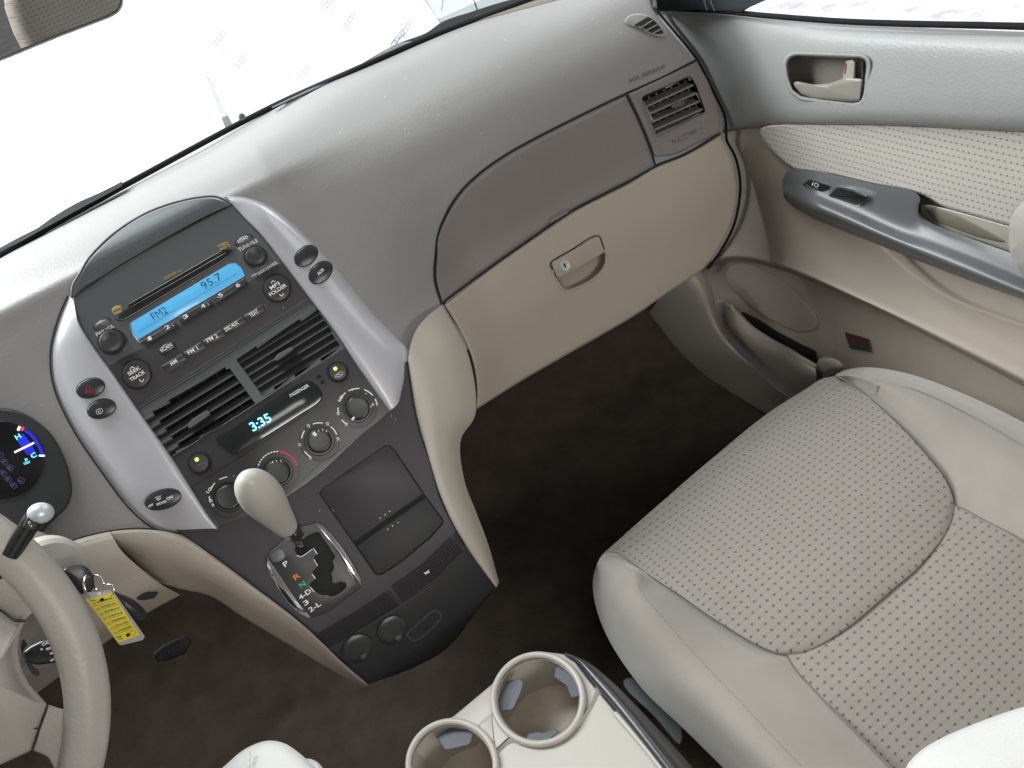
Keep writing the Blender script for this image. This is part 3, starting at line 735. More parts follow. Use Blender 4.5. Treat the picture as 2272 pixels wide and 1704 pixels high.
text('AUX', zB(1541, 585), zB(1578, 550), 7, cons, M_white, ax_, off=.0109)
ls_ = oval('lamp_switch', ell(*zP(1875, 1182), 40.5, 21, -16))
text('OFF', zP(1710, 1278), zP(1768, 1250), 5.0, cons, M_white, ls_, off=.0109); text('DOOR', zP(1808, 1255), zP(1920, 1215), 5.5, cons, M_white, ls_, off=.0109); text('ON', zP(1922, 1195), zP(1992, 1165), 6.5, cons, M_white, ls_, off=.0109)
strokes('printed_icon', [zP([(1780, 1165), (1855, 1140)]), zP([(1795, 1180), (1850, 1165)]), zP([(1808, 1165), (1812, 1192), (1840, 1185), (1842, 1160)])], 1.1, cons, M_white, K, off=.0109)

# ================================================================== RADIO
R_ = thing('car_radio', 'black car radio with a lit blue display reading FM2 95.7', 'car radio', tuple(cons(*zQ(1100, 800))))
plate('faceplate', zQ([(318, 1440), (430, 1375), (560, 1310), (720, 1228), (1745, 577), (2112, 375), (2215, 492), (2368, 735)])+zR([(0, 1118)]), off_s(cons, .001), M_matte, R_, off=0, th=.0009, bev=1)
plate('disc_slot', zQ([(425, 925), (560, 812), (900, 600), (1500, 250), (1588, 238), (1598, 275), (1540, 322), (480, 958), (432, 962)]), cons, M_seam, R_, off=.001, th=.0006, bev=.8, rad=4)
plate('slot_flap', zQ([(520, 808), (900, 590), (1480, 255), (1560, 250), (1500, 300), (540, 850)]), cons, M_black, R_, off=.0014, th=.0016, bev=2, rad=3)
tube('slot_lip', [cons(*p, .002) for p in zQ([(400, 958), (425, 968), (482, 962), (1000, 655), (1560, 315), (1602, 275), (1605, 240)])], .0009, M_btn2, R_, n=8)
DS = plate('display', zQ([(548, 1020), (560, 990), (1560, 392), (1622, 386), (1680, 430), (1716, 500), (1718, 518), (640, 1163), (612, 1155), (572, 1090)]), cons, M_lcd, R_, off=.001, th=.0008, bev=.6)
tube('display_rim', [cons(*p, .0018) for p in zQ([(543, 1010), (568, 1105), (605, 1160), (640, 1190), (665, 1190)])], .0012, M_chrome, R_, n=8)
text('FM2', zQ(795, 975), zQ(940, 893), 18, cons, M_lcdt, DS, off=.0021, offset=-.008); text('95.7', zQ(1305, 662), zQ(1495, 548), 18, cons, M_lcdt, DS, off=.0021, offset=-.008)
strokes('display_line', [zQ([(640, 1085), (1640, 490)])], .7, cons, M_lcdt, DS, off=.0019, th=.0002)
for pts in ([(645, 1192), (1000, 985), (1032, 1005), (1036, 1035), (720, 1222), (685, 1220)], [(1040, 952), (1066, 930), (1370, 752), (1392, 778), (1393, 808), (1090, 1000), (1062, 1002)], [(1402, 742), (1715, 540), (1738, 565), (1740, 595), (1445, 792), (1418, 795)]):
    plate('preset_button', zQ(pts), cons, M_btn2, R_, off=.0015, th=.0022, bev=1.3, rad=2)
for s_, a, b in (('1', (745, 1180), (775, 1162)), ('2', (915, 1072), (962, 1042)), ('3', (1105, 962), (1148, 935)), ('4', (1285, 855), (1325, 830)), ('5', (1465, 742), (1502, 718)), ('6', (1642, 640), (1680, 616))):
    text(s_, zQ(*a), zQ(*b), 9, cons, M_white, R_, off=.0041)
strokes('track_mark', [zQ([(718, 1180), (738, 1175)]), zQ([(975, 1015), (990, 1030)]), zQ([(1088, 942), (1102, 955)]), zQ([(1338, 800), (1352, 812)]), zQ([(1440, 730), (1455, 742)])], 1.2, cons, M_white, R_, off=.0041)
fr = [0, .215, .405, .605, .81, 1]
T0, T1, B0, B1 = [Vector(zQ(*p)) for p in ((858, 1440), (1895, 806), (930, 1512), (1945, 870))]
names = ['AM', 'FM 1', 'FM 2', 'DISC·AUX', 'TEXT']
tx = [((968, 1440), (1036, 1398)), ((1150, 1325), (1248, 1268)), ((1342, 1200), (1450, 1142)), ((1528, 1090), (1662, 1005)), ((1780, 942), (1866, 888))]
for k in range(5):
    g = .004
    bb = plate('band_button', [T0.lerp(T1, fr[k]+g), T0.lerp(T1, fr[k+1]-g), B0.lerp(B1, fr[k+1]-g), B0.lerp(B1, fr[k]+g)], cons, M_btn2, R_, off=.0018, th=.0026, bev=1.6, rad=1.6)
    text(names[k], zQ(*tx[k][0]), zQ(*tx[k][1]), 9, cons, M_white, bb, off=.0048)
strokes('button_rim', [zQ([(852, 1440), (875, 1470)]), zQ([(1895, 800), (1922, 812), (1940, 840)])], 1.4, cons, M_chrome, R_, off=.003)
sb = plate('scan_button', ell(*zQ(926, 1255), 20, 10.5, -30), cons, M_btn, R_, off=.0018, th=.0028, bev=2.2, dome=.001)
text('SCAN', zQ(868, 1300), zQ(982, 1232), 8.5, cons, M_white, sb, off=.0061)
for c, r in (((372, 1195), .0130), ((1836, 328), .0118)):
    lathe('knob_ring', zQ(*c), cons, [(r*1.13, 0), (r*1.13, .0015), (r*1.02, .0018)], M_btn, R_, off=.001)
    lathe('knob', zQ(*c), cons, [(r*.98, 0), (r*.97, .006), (r*.9, .0088), (r*.82, .0098), (r*.72, .0096), (r*.62, .0088), (r*.3, .0082)], M_btn2, R_, off=.002)
for c, nm in (((260, 1008), ''), ((1707, 150), 'LOAD')):
    plate('disc_button', ell(*zQ(*c), 22.5, 11.5, -27), cons, M_chrome if 0 else M_btn2, R_, off=.001, th=.0012, bev=1)
    plate('disc_button_cap', ell(*zQ(*c), 18, 8.6, -27), cons, M_cap, R_, off=.0016, th=.002, bev=2, dome=.0012)
text('LOAD', zQ(1660, 180), zQ(1758, 128), 7, cons, M_white, R_, off=.0054)
text('PWR·VOL', zQ(212, 1138), zQ(390, 1038), 8.5, cons, M_white, R_, off=.0018); text('TUNE·FILE', zQ(1668, 268), zQ(1858, 168), 8.5, cons, M_white, R_, off=.0018)
text('AUDIO CONTROL', zQ(1858, 508), zQ(2058, 388), 6.5, cons, M_white, R_, off=.0028); text('PUSH', zQ(1795, 528), zQ(1845, 500), 4, cons, M_white, R_, off=.0028)
text('WMA', zQ(1452, 232), zQ(1556, 182), 7, cons, M_gold, R_, off=.0018); text('MP3', zQ(1480, 258), zQ(1572, 212), 6, cons, M_gold, R_, off=.0018)
text('TOYOTA', zQ(903, 560), zQ(1028, 494), 6.5, cons, M_gold, R_, off=.0018); text('PDP4', zQ(1040, 482), zQ(1080, 460), 3, cons, M_gold, R_, off=.0018)
plate('disc_emblem', zQ([(360, 852), (400, 822), (450, 816), (465, 862), (455, 888), (386, 918), (365, 890)]), cons, M_gold, R_, off=.001, th=.0006, bev=.5, rad=2)
strokes('emblem_line', [zQ([(372, 868), (455, 838)]), zQ([(372, 888), (460, 855)])], 1.0, cons, M_seam, R_, off=.0018)
for c, r, t1, t2, p1, p2, c1, c2 in (((613, 1520), 31, 'SEEK', 'TRACK', ((538, 1540), (660, 1468)), ((558, 1600), (708, 1508)), [(545, 1482), (565, 1446), (596, 1462)], [(640, 1572), (668, 1605), (686, 1570)]),
                            ((2050, 642), 29, 'MP3', 'FOLDER', ((1992, 662), (2085, 602)), ((1985, 728), (2152, 622)), [(1990, 592), (2006, 566), (2032, 580)], [(2074, 704), (2098, 724), (2116, 694)])):
    plate('rocker_recess', ell(*zQ(*c), r*1.13, r*1.13), cons, M_seam, R_, off=.0012, th=.001, bev=1)
    rk = plate('rocker_button', ell(*zQ(*c), r, r*.99), cons, M_btn2, R_, off=.0024, th=.003, bev=2.6, dome=.0008)
    text(t1, zQ(*p1[0]), zQ(*p1[1]), 8.5, cons, M_white, rk, off=.0068); text(t2, zQ(*p2[0]), zQ(*p2[1]), 8.5, cons, M_white, rk, off=.0068)
    strokes('arrow_mark', [zQ(c1), zQ(c2)], 1.7, cons, M_white, rk, off=.0064)

# ================================================================== CENTRE VENTS
strokes('fascia_gap', [zR([(2, 1130), (600, 772), (1000, 512), (1710, 66)]), zR([(22, 1150), (620, 795), (1020, 532), (1725, 88)])], 1.6, cons, M_seam, K, off=.0022, th=.0003)
for q, (poly, lab) in enumerate(((ventL, 'left one of the two black slatted air vents below the radio'), (ventR, 'right one of the two black slatted air vents below the radio'))):
    A = tag(bpy.data.objects.new('center_air_vent', None), lab, 'air vent', 'black slatted air vents below the radio'); COL.objects.link(A)
    c = sum(v2(poly), Vector((0, 0)))/4; A.location = cons(c.x, c.y)
    bowl('vent_duct', poly, cons, M_seam, A, off=.0014, depth=.027, ins=3, smooth=False, rad=2)
    LT, RT, RB, LB = v2(poly)
    n = 5 if q == 0 else 6
    for k in range(n):
        t0 = (k+.62)/(n+.05)
        a = LT.lerp(LB, t0); b_ = RT.lerp(RB, t0)
        w_ = (LB-LT)/n*(.62 if q == 0 else .16)
        bm = bmesh.new()
        o1, o2 = ((-.006, .001) if q == 0 else (-.001, .0005))
        f4 = [bm.verts.new(cons(p.x, p.y, o)) for p, o in ((a, o1), (b_, o1), (b_+w_, o2), (a+w_, o2))]
        g4 = [bm.verts.new(v.co+Vector((0, .004 if q == 0 else .014, -.0025 if q == 0 else .004))) for v in f4]
        bm.faces.new(f4); bm.faces.new(g4[::-1])
        for i in range(4): bm.faces.new((f4[i], f4[(i+1) % 4], g4[(i+1) % 4], g4[i]))
        bmesh.ops.recalc_face_normals(bm, faces=bm.faces); me = bpy.data.meshes.new('slat'); bm.to_mesh(me); bm.free(); link('slat', me, M_slat, A, smooth=False)
    vl = [[LT.lerp(RT, t), LB.lerp(RB, t)] for t in (.12, .27, .42, .57, .72, .87)]
    strokes('vane', vl, 3.0, cons, M_btn, A, off=-.016, th=.001)
    tb = [(515, 1290), (560, 1238), (700, 1150), (732, 1160), (738, 1200), (560, 1322), (527, 1338)] if q == 0 else [(1362, 645), (1398, 600), (1532, 524), (1562, 540), (1550, 566), (1402, 668), (1368, 668)]
    plate('vent_tab', zR(tb), cons, M_arm, A, off=.003, th=.007, bev=2, rad=3)
plate('vent_divider', zR([(912, 700), (985, 650), (1252, 1040), (1190, 1090)]), cons, M_matte, K, off=-.004, th=.004, bev=1.5)
strokes('divider_step', [zR([(955+47*k, 768+66*k), (1020+47*k, 728+66*k)]) for k in range(5)], 1.4, cons, M_btn, K, off=.0002, th=.0006)

# ================================================================== CLIMATE PANEL
H = thing('climate_control_panel', 'black heater panel with four round dials below the center air vents', 'control panel', tuple(cons(*zC(1000, 900))))
plate('panel', zC([(225, 985), (240, 1003), (520, 830), (870, 610), (1150, 430), (1475, 225), (1790, 665), (1700, 752), (1500, 900), (1300, 1040), (1040, 1275), (800, 1395), (595, 1480), (400, 1215)])[1:], off_s(cons, .0012), M_btn2, H, off=0, th=.0012, bev=1.5)
strokes('panel_gap', [zC([(392, 1208), (1000, 822), (1602, 408)])], 1.6, cons, M_seam, H, off=.0024, th=.0002)
tube('gloss_edge', [cons(*p, .003) for p in zC([(245, 1000), (700, 715), (1090, 465)])], .0009, M_btn, H, n=8)
plate('clock_window', zC([(565, 870), (690, 780), (860, 660), (1040, 540), (1180, 462), (1235, 462), (1295, 510), (1312, 570), (1296, 606), (1150, 705), (860, 886), (770, 930), (700, 975), (620, 930)]), cons, M_lens, H, off=.0024, th=.003, bev=3, smooth=True)
tx_ = text('3:35', zC(828, 815), zC(962, 738), 21, cons, M_cyan, H, off=.0058, offset=.012)
text('PASSENGER', zC(1092, 574), zC(1222, 498), 7.5, cons, M_white, H, off=.0058)
for c, ico in (((1420, 396), 1), ((452, 1034), 0)):
    lathe('button_recess', zC(*c), cons, [(.0128, -.0005), (.0128, .0006), (.0108, .0006)], M_seam, H, off=.0024)
    lathe('push_button', zC(*c), cons, [(.0100, 0), (.0100, .003), (.0094, .004), (.006, .0044)], M_btn2, H, off=.0024)
lathe('indicator_light', zC(1403, 373), cons, [(.0021, 0), (.0019, .0008), (.001, .0012)], M_green, H, off=.0066, n=16)
lathe('indicator_light', zC(432, 1010), cons, [(.0021, 0), (.0019, .0008), (.001, .0012)], M_green, H, off=.0066, n=16)
strokes('printed_icon', [zC([(1402, 432), (1412, 412), (1450, 392), (1455, 410), (1430, 428), (1402, 432)]), zC([(1415, 415), (1440, 412)])], .9, cons, M_white, H, off=.0069)
text('A/C', zC(440, 1060), zC(492, 1030), 5, cons, M_gdim, H, off=.0069)
for c in ((1288, 430), (1315, 468)): lathe('sensor_hole', zC(*c), cons, [(.0028, -.0004), (.0028, .0006), (.0021, .0006), (.002, .0002)], M_seam, H, off=.0024, n=20)
dials = [((660, 1272), 'fan'), ((1000, 1096), 'temp'), ((1293, 880), 'mode'), ((1560, 650), 'rear')]
for (cx, cy), kind in dials:
    dpl = lathe('dial_plate', zC(cx, cy), cons, [(.0232, -.0005), (.0226, .0008), (.0170, .0010), (.016, -.0002), (.0135, 0)], M_btn, H, off=.0024)
    lathe('dial_knob', zC(cx, cy), cons, [(.0140, -.0005), (.0138, .005), (.0131, .0072), (.0118, .0080), (.0112, .0072), (.009, .0070)], M_btn, dpl, off=.0026, n=96, rib=.02)
Lw = []
for a0, a1 in ((178, 200), (160, 128), (118, 85), (70, 40), (28, 8), (215, 235)): Lw.append(zC(arc(1560, 650, 138, a0, a1)))
for a0, a1 in ((172, 146), (112, 80), (52, 20), (214, 238)): Lw.append(zC(arc(1293, 880, 128, a0, a1)))
for a0, a1 in ((178, 196), (160, 136), (118, 96)): Lw.append(zC(arc(660, 1272, 140, a0, a1)))
for k in range(9): Lw.append(zC(arc(1000, 1096, 143, 163-8.5*k, 157-8.5*k, 3)))
strokes('scale_mark', Lw, 2.6, cons, M_white, H, off=.0038)
strokes('hot_mark', [zC(arc(1000, 1096, 143, 84, 16))], 5, cons, M_red, H, off=.0038)
strokes('cold_mark', [zC(arc(1000, 1096, 145, 184, 165))], 4, cons, M_blue, H, off=.0038)
ic = []
for cx, cy, r in ((1423, 690, 12), (1480, 765, 14), (1215, 776, 13), (1348, 762, 13), (1153, 908, 13), (1228, 1000, 12), (1422, 868, 14), (532, 1300, 12), (545, 1330, 11)):
    ic += [zC([(cx-r, cy-r*.4), (cx, cy-r*.9), (cx+r*.7, cy-r*.2)]), zC([(cx-r*.6, cy+r*.7), (cx, cy), (cx+r*.8, cy+r*.6)])]
for cx, cy in ((1524, 524), (1618, 548), (590, 1145), (692, 1125)): ic.append(zC([(cx-5, cy+2), (cx+5, cy-2)]))
strokes('printed_icon', ic, 1.5, cons, M_white, H, off=.0038)
text('LO', zC(1436, 606), zC(1462, 570), 7, cons, M_white, H, off=.0038); text('HI', zC(1655, 648), zC(1678, 626), 6, cons, M_white, H, off=.0038); text('LO', zC(513, 1248), zC(543, 1212), 7, cons, M_white, H, off=.0038)
strokes('pointer_mark', [(zC([(1520, 733), (1536, 712)]), 5), (zC([(1248, 822), (1268, 842)]), 7), (zC([(952, 1170), (968, 1150)]), 5)], 5, cons, M_white, H, off=.0108)
strokes('tick_mark', [zC([(x, y), (x+3, y+14)]) for x, y in ((1285, 800), (1312, 796), (1340, 804), (962, 1022), (990, 1014), (1020, 1012))], 1.5, cons, M_white, H, off=.0108)

# ================================================================== LOWER CONSOLE DETAILS
up = zD([(915, 432), (932, 402), (1100, 285), (1335, 122), (1368, 116), (1402, 150), (1590, 430), (1135, 748)])
lo = zD([(1152, 770), (1602, 452), (1712, 595), (1714, 622), (1640, 708), (1450, 868), (1320, 953), (1284, 954)])
plate('lid_surround', zD([(908, 430), (928, 396), (1098, 278), (1334, 115), (1372, 109), (1410, 146), (1600, 432), (1720, 592), (1722, 625), (1646, 714), (1454, 875), (1322, 961), (1278, 962), (1130, 752)]), cons, M_seam, K, off=-.001, th=.0008, bev=.6)
plate('ashtray_lid', up, cons, M_purp, K, off=0, th=.003, bev=2.2, rad=4)
plate('coin_lid', lo, cons, M_lowblk, K, off=0, th=.002, bev=2, rad=4)
for c in ((1308, 588), (1340, 566), (1370, 545)): lathe('lid_dot', zD(*c), cons, [(.0010, 0), (.0008, .0008), (.0003, .001)], M_beige2, K, off=.003, n=12)
for c in ((1358, 662), (1390, 640), (1425, 618)): lathe('lid_dot', zD(*c), cons, [(.0010, 0), (.0008, .0008), (.0003, .001)], M_beige2, K, off=.002, n=12)
rb = []
for k in range(7):
    t = k/6; rb.append([Vector(zD(885+72*t, 1362+75*t)), Vector(zD(1120+72*t, 1225+75*t)), Vector(zD(1355+72*t, 1078+75*t))])
for k in range(7):
    t = k/6; rb.append([Vector(zD(1385+62*t, 1040+95*t)), Vector(zD(1580+64*t, 900+95*t)), Vector(zD(1775+72*t, 715+85*t))])
    rb.append([Vector(zD(1795+45*t*1.2, 695+72*t)), Vector(zD(1812+48*t*1.2, 678+75*t))])
strokes('ribbed_band', rb, 2.2, cons, M_seam, K, off=-.0008, th=.0016)
strokes('panel_gap', [zD([(1363, 1066), (1432, 1140)]), zD([(1785, 700), (1835, 765)])], 2.4, cons, M_seam, K, off=-.0006, th=.0012)
plate('seat_heater_icon', zD([(1592, 945), (1610, 940), (1625, 925), (1632, 945), (1605, 958)]), cons, M_white, K, off=.0006, th=.0006, bev=.3)
patch('socket_panel', Loft([[(728, 1440), (885, 1342), (958, 1294), (1027, 1221), (1054, 1244)], [(776, 1478), (906, 1410), (985, 1358), (1050, 1285), (1078, 1272)], [(820, 1517), (925, 1476), (996, 1433), (1062, 1348), (1098, 1303)]]), cons, M_lowblk, K, 30, 16, off=.0002, edge=(4, .001), skirt=.004)
for c in ((1385, 1318), (1158, 1440)):
    lathe('power_socket', zD(*c), cons, [(.0185, 0), (.0180, .002), (.016, .003), (.009, .0032)], M_btn, K, off=.0002)
    x, y = c; plate('socket_tab', zD([(x+20, y+55), (x+60, y+30), (x+62, y+55), (x+45, y+75), (x+28, y+72)]), cons, M_arm, K, off=.001, th=.004, bev=1.4)
strokes('coin_slot', [zD([(1480, 1350), (1670, 1195), (1708, 1232), (1525, 1392), (1480, 1350)])], 1.4, cons, M_cap, K, off=-.0001)
# ------------------------------------------------------------------ shift gate and lever
G = thing('shift_gate', 'oval gear gate with chrome edges and the positions P R N 4-D 3 2-L', 'gear gate', tuple(cons(*zS(800, 700))))
gate = zS([(72, 572), (120, 500), (300, 340), (500, 188), (640, 112), (795, 62), (900, 100), (1030, 220), (1150, 360), (1300, 560), (1420, 770), (1480, 930), (1466, 1015), (1300, 1145), (1050, 1335), (900, 1420), (745, 1468), (560, 1400), (400, 1250), (250, 1040), (130, 840), (73, 665)])
slot = zS([(590, 322), (700, 240), (820, 195), (860, 215), (900, 280), (1000, 420), (1085, 555), (1080, 590), (1045, 630), (1070, 700), (1060, 760), (1022, 805), (1050, 870), (1040, 925), (1075, 955), (1180, 926), (1240, 950), (1260, 1000), (1200, 1070), (1090, 1140), (1020, 1150), (950, 1120), (900, 1135), (830, 1100), (790, 1070), (708, 985), (722, 950), (790, 890), (745, 820), (757, 780), (830, 700), (772, 605), (782, 560), (825, 530), (765, 442), (650, 520), (580, 560), (530, 552), (482, 455), (520, 400)])
plate('gate_panel', gate, cons, M_btn2, G, off=0, th=.003, bev=1.6, holes=[slot])
plate('gate_slot', inset(v2(slot), -1), cons, M_seam, G, off=0, th=.0004, bev=.2)
for pts in ([(783, 62), (830, 66), (900, 100), (1025, 212), (1200, 425), (1375, 700), (1458, 870), (1476, 955), (1466, 1008), (1345, 880), (1120, 545), (1000, 352), (870, 205)],
            [(84, 566), (70, 620), (76, 690), (130, 845), (250, 1045), (400, 1252), (560, 1402), (680, 1460), (745, 1466), (600, 1310), (400, 1030), (280, 850), (180, 700)]):
    P_ = zS(pts)
    plate('chrome_trim', P_, cons, M_chrome, G, off=.0028, th=.002, bev=2.8, dome=.0022, angle=25)
for s_, a, b, h, m_ in (('P', (352, 722), (410, 676), 11.5, M_white), ('R', (500, 915), (585, 860), 11.5, M_orange), ('N', (588, 1032), (662, 980), 11.5, M_grn), ('4-D', (575, 1205), (742, 1088), 10.5, M_white), ('3', (642, 1292), (708, 1248), 10.5, M_white), ('2-L', (720, 1388), (885, 1278), 10.5, M_white)):
    text(s_, zS(*a), zS(*b), h, cons, m_, G, off=.0034, offset=.015)
strokes('position_mark', [(zS([(735, 690), (770, 678)]), 1.0)], 1, cons, M_orange, G, off=.0032)
strokes('slot_edge', [zS([(765, 442), (825, 528)]), zS([(772, 605), (828, 700)]), zS([(745, 820), (795, 888)]), zS([(720, 1015), (775, 1085)]), zS([(520, 545), (580, 566), (650, 528), (750, 455)])], 2.2, cons, M_silver, G, off=.0032, th=.0005)
plate('release_button', zS([(140, 560), (200, 480), (265, 445), (315, 462), (348, 530), (340, 590), (260, 640), (170, 640)]), cons, M_cap, G, off=.003, th=.0016, bev=2, smooth=True)
Lv = thing('gear_lever', 'pale pear-shaped gear lever knob on a short chrome stalk', 'gear lever', tuple(cons(*zD(790, 775))))
tip = cons(*zD(455, 350), .125); bs = cons(*zD(800, 780), .0)
ax = (tip-bs)
def m_at(px, py, o): p = cons(px, py, o); return ((cons(px+1, py, o)-p)-((cons(px+1, py, o)-p).project((p-CAM)))).length
ln_ = ax.length
# knob: from 37 % of the lever to the top
kr = [(0, .0), (.02, .35), (.06, .58), (.14, .83), (.26, .98), (.38, 1.0), (.52, .92), (.66, .80), (.80, .69), (.92, .60), (.98, .52), (1, .36)]
top_p = bs.lerp(tip, 1.08); bot_p = bs.lerp(tip, .30)
kax = (top_p-bot_p); kl = kax.length; kz = kax.normalized(); kx = Vector((1, 0, 0)); kx = (kx-kz*kx.dot(kz)).normalized(); ky = kz.cross(kx)
print('knob length', kl)
KR = .0210
bm = bmesh.new(); L = []
for t, r in cr([Vector((a, b, 0)) for a, b in kr], 30) and [(p.x, p.y) for p in cr([Vector((a, b, 0)) for a, b in kr], 30)]:
    L.append([bm.verts.new(top_p-kax*t+(kx*math.cos(a)+ky*math.sin(a)*.92)*KR*max(r, .001)) for a in (2*math.pi*i/40 for i in range(40))])
for a, b in zip(L, L[1:]):
    for i in range(40): bm.faces.new((a[i], a[(i+1) % 40], b[(i+1) % 40], b[i]))
bm.faces.new(L[0]); bm.faces.new(L[-1]); bmesh.ops.recalc_face_normals(bm, faces=bm.faces)
me = bpy.data.meshes.new('knob'); bm.to_mesh(me); bm.free(); link('knob', me, M_knob, Lv, angle=80)
tube('stalk', [bs-Vector((0, -.01, .02)), bs.lerp(tip, .33)], lambda t: .0058-.0008*t, M_chrome, Lv, n=20, res=8)
tube('stalk_sleeve', [bs.lerp(tip, .2)+kx*.004, bs.lerp(tip, .34)+kx*.004], .0085, M_btn2, Lv, n=20, res=6)
tube('knob_collar', [bs.lerp(tip, .285), bs.lerp(tip, .325)], .0105, M_chrome, Lv, n=24, res=4)

# ------------------------------------------------------------------ beige side trims
rt = Loft([[(905, 800), (912, 760), (926, 728), (950, 700), (981, 676)],
           [(912, 850), (940, 815), (975, 790), (1010, 780), (1040, 790)],
           [(925, 925), (955, 910), (990, 905), (1020, 905), (1056, 912)],
           [(945, 995), (962, 990), (982, 985), (1000, 980), (1022, 978)],
           [(974, 1092), (986, 1086), (1002, 1078), (1020, 1070), (1030, 1064)],
           [(1010, 1172), (1020, 1165), (1034, 1156), (1048, 1146), (1058, 1140)],
           [(1050, 1237), (1058, 1230), (1066, 1222), (1074, 1212), (1082, 1204)],
           [(1100, 1304), (1102, 1302), (1104, 1298), (1106, 1294), (1107, 1290)]])
patch('side_trim', rt, cons, M_beige2, K, 20, 60, off=lambda u, v: -.001+interp(u, [(0, -.002), (.06, .004), (.35, .003), (.7, -.014), (1, -.048)])*(1-.35*v), skirt=.07, sides='', angle=60)
strokes('trim_gap', [[(985, 672), (1004, 705), (1024, 735), (1048, 791), (1060, 852), (1058, 912)]], 5.5, dash, M_seam, D, off=-.0002, th=.0006)
ltrim = Loft([[(244, 1179), (300, 1175), (360, 1178), (408, 1189), (485, 1242), (570, 1306), (654, 1370), (705, 1415), (756, 1465), (820, 1521)],
              [(258, 1203), (305, 1215), (352, 1228), (402, 1243), (478, 1282), (560, 1330), (640, 1378), (696, 1422), (746, 1468), (812, 1522)],
              [(273, 1226), (310, 1260), (345, 1288), (398, 1306), (468, 1323), (536, 1367), (603, 1408), (671, 1448), (735, 1486), (804, 1524)]])
patch('side_trim', ltrim, cons, M_beige, K, 50, 16, off=lambda u, v: interp(v, [(0, -.004), (.1, .002), (.6, -.004), (1, -.03)]), skirt=.06, sides='', angle=60)
# body behind the fascia, so that the stack is solid from the side
bm = bmesh.new()
sec = [(-.155, -.03), (.145, -.03), (.10, -.03), (-.11, -.03)]
prof_ = [CP[i]+CN[i]*(-.03) for i in range(30, NP-8, 4)]
ring = []
for i, p in enumerate(prof_):
    t = i/(len(prof_)-1); xl = -.15+.045*t; xr = .115-.02*t
    ring.append([bm.verts.new((xl, p.x, CAM.z-p.y)), bm.verts.new((xr, p.x, CAM.z-p.y)), bm.verts.new((xr, 1.1, CAM.z-p.y)), bm.verts.new((xl, 1.1, CAM.z-p.y))])
for a, b in zip(ring, ring[1:]):
    for i in range(4): bm.faces.new((a[i], a[(i+1) % 4], b[(i+1) % 4], b[i]))
bm.faces.new(ring[0]); bm.faces.new(ring[-1]); bmesh.ops.recalc_face_normals(bm, faces=bm.faces)
me = bpy.data.meshes.new('inner_body'); bm.to_mesh(me); bm.free(); link('inner_body', me, M_lowblk, K, smooth=False)
# ------------------------------------------------------------------ driver side
knee = Loft([[(-220, 1400), (-120, 1310), (0, 1262), (92, 1228), (164, 1198), (244, 1179)],
             [(-220, 1500), (-100, 1440), (20, 1350), (120, 1290), (200, 1250), (273, 1226)],
             [(-200, 1640), (-80, 1560), (60, 1470), (180, 1400), (290, 1320), (345, 1288)],
             [(-180, 1700), (-50, 1640), (80, 1540), (215, 1440), (320, 1364), (400, 1320)]])
patch('knee_panel', knee, cons, M_beige, D, 30, 24, off=lambda u, v: interp(v, [(0, -.004), (.1, .004), (.7, .002), (1, -.03)]), skirt=.05, sides='', angle=60)
strokes('panel_gap', [[(-120, 1312), (0, 1264), (92, 1230), (164, 1198), (244, 1178), (300, 1172), (345, 1174)]], 3, cons, M_seam, D, off=.0032, th=.0005)
strokes('panel_gap', [[(244, 1179), (273, 1226), (319, 1267), (360, 1293), (398, 1298)]], 1.6, cons, M_emb, D, off=.0025, th=.0005)
plate('diagnostic_socket', zO([(828, 622), (870, 592), (905, 583), (967, 590), (940, 625), (880, 637), (840, 634)]), cons, M_seam, D, off=-.004, th=.006, bev=1.5, rad=3)
# instrument cluster
IC = thing('instrument_cluster', 'dark instrument cluster with a glowing blue temperature gauge', 'instrument cluster', tuple(cons(*zP(200, 700))))
plate('cluster_hood', zP([(-500, 130), (0, 132), (150, 150), (300, 205), (450, 300), (580, 420), (680, 570), (760, 750), (808, 900), (830, 1050), (815, 1180), (770, 1270), (650, 1390), (520, 1510), (400, 1659), (-500, 1900)]), cons, M_hoodblk, IC, off=-.012, th=.010, bev=5, smooth=True)
plate('gauge_face', zP([(-500, 300), (0, 278), (100, 290), (230, 338), (350, 428), (440, 550), (505, 680), (500, 800), (450, 930), (370, 1040), (270, 1125), (150, 1178), (0, 1200), (-500, 1150)]), cons, M_gauge, IC, off=-.002, th=.0012, bev=3, smooth=True)
strokes('gauge_band', [(zP([(285, 385), (370, 455), (440, 560), (490, 665)]), 6.5)], 8, cons, M_gblue, IC, off=-.0006)
plate('gauge_fill', zP([(195, 505), (265, 425), (345, 525), (415, 650), (400, 680), (310, 668), (250, 585)]), cons, M_gblue, IC, off=-.0006, th=.0003, bev=.3)
strokes('gauge_mark', [(zP([(205, 390), (228, 342)]), 6), (zP([(448, 678), (515, 680)]), 4)], 4, cons, M_gwhite, IC, off=-.0004)
strokes('hot_mark', [(zP([(248, 392), (270, 352)]), 6)], 4, cons, M_gred, IC, off=-.0004)
strokes('needle', [(zP([(165, 642), (392, 530)]), 4)], 4, cons, M_gwhite, IC, off=.001, th=.001)
text('H', zP(195, 500), zP(250, 470), 11, cons, M_gcyan, IC, off=-.0002, offset=.03); text('C', zP(372, 715), zP(430, 685), 11, cons, M_gcyan, IC, off=-.0002, offset=.03)
strokes('gauge_icon', [zP([(285, 715), (305, 760)]), zP([(285, 718), (315, 712)]), zP([(292, 732), (322, 726)]), zP([(268, 768), (345, 742)]), zP([(280, 780), (345, 757)])], 1.6, cons, M_gcyan, IC, off=-.0004)
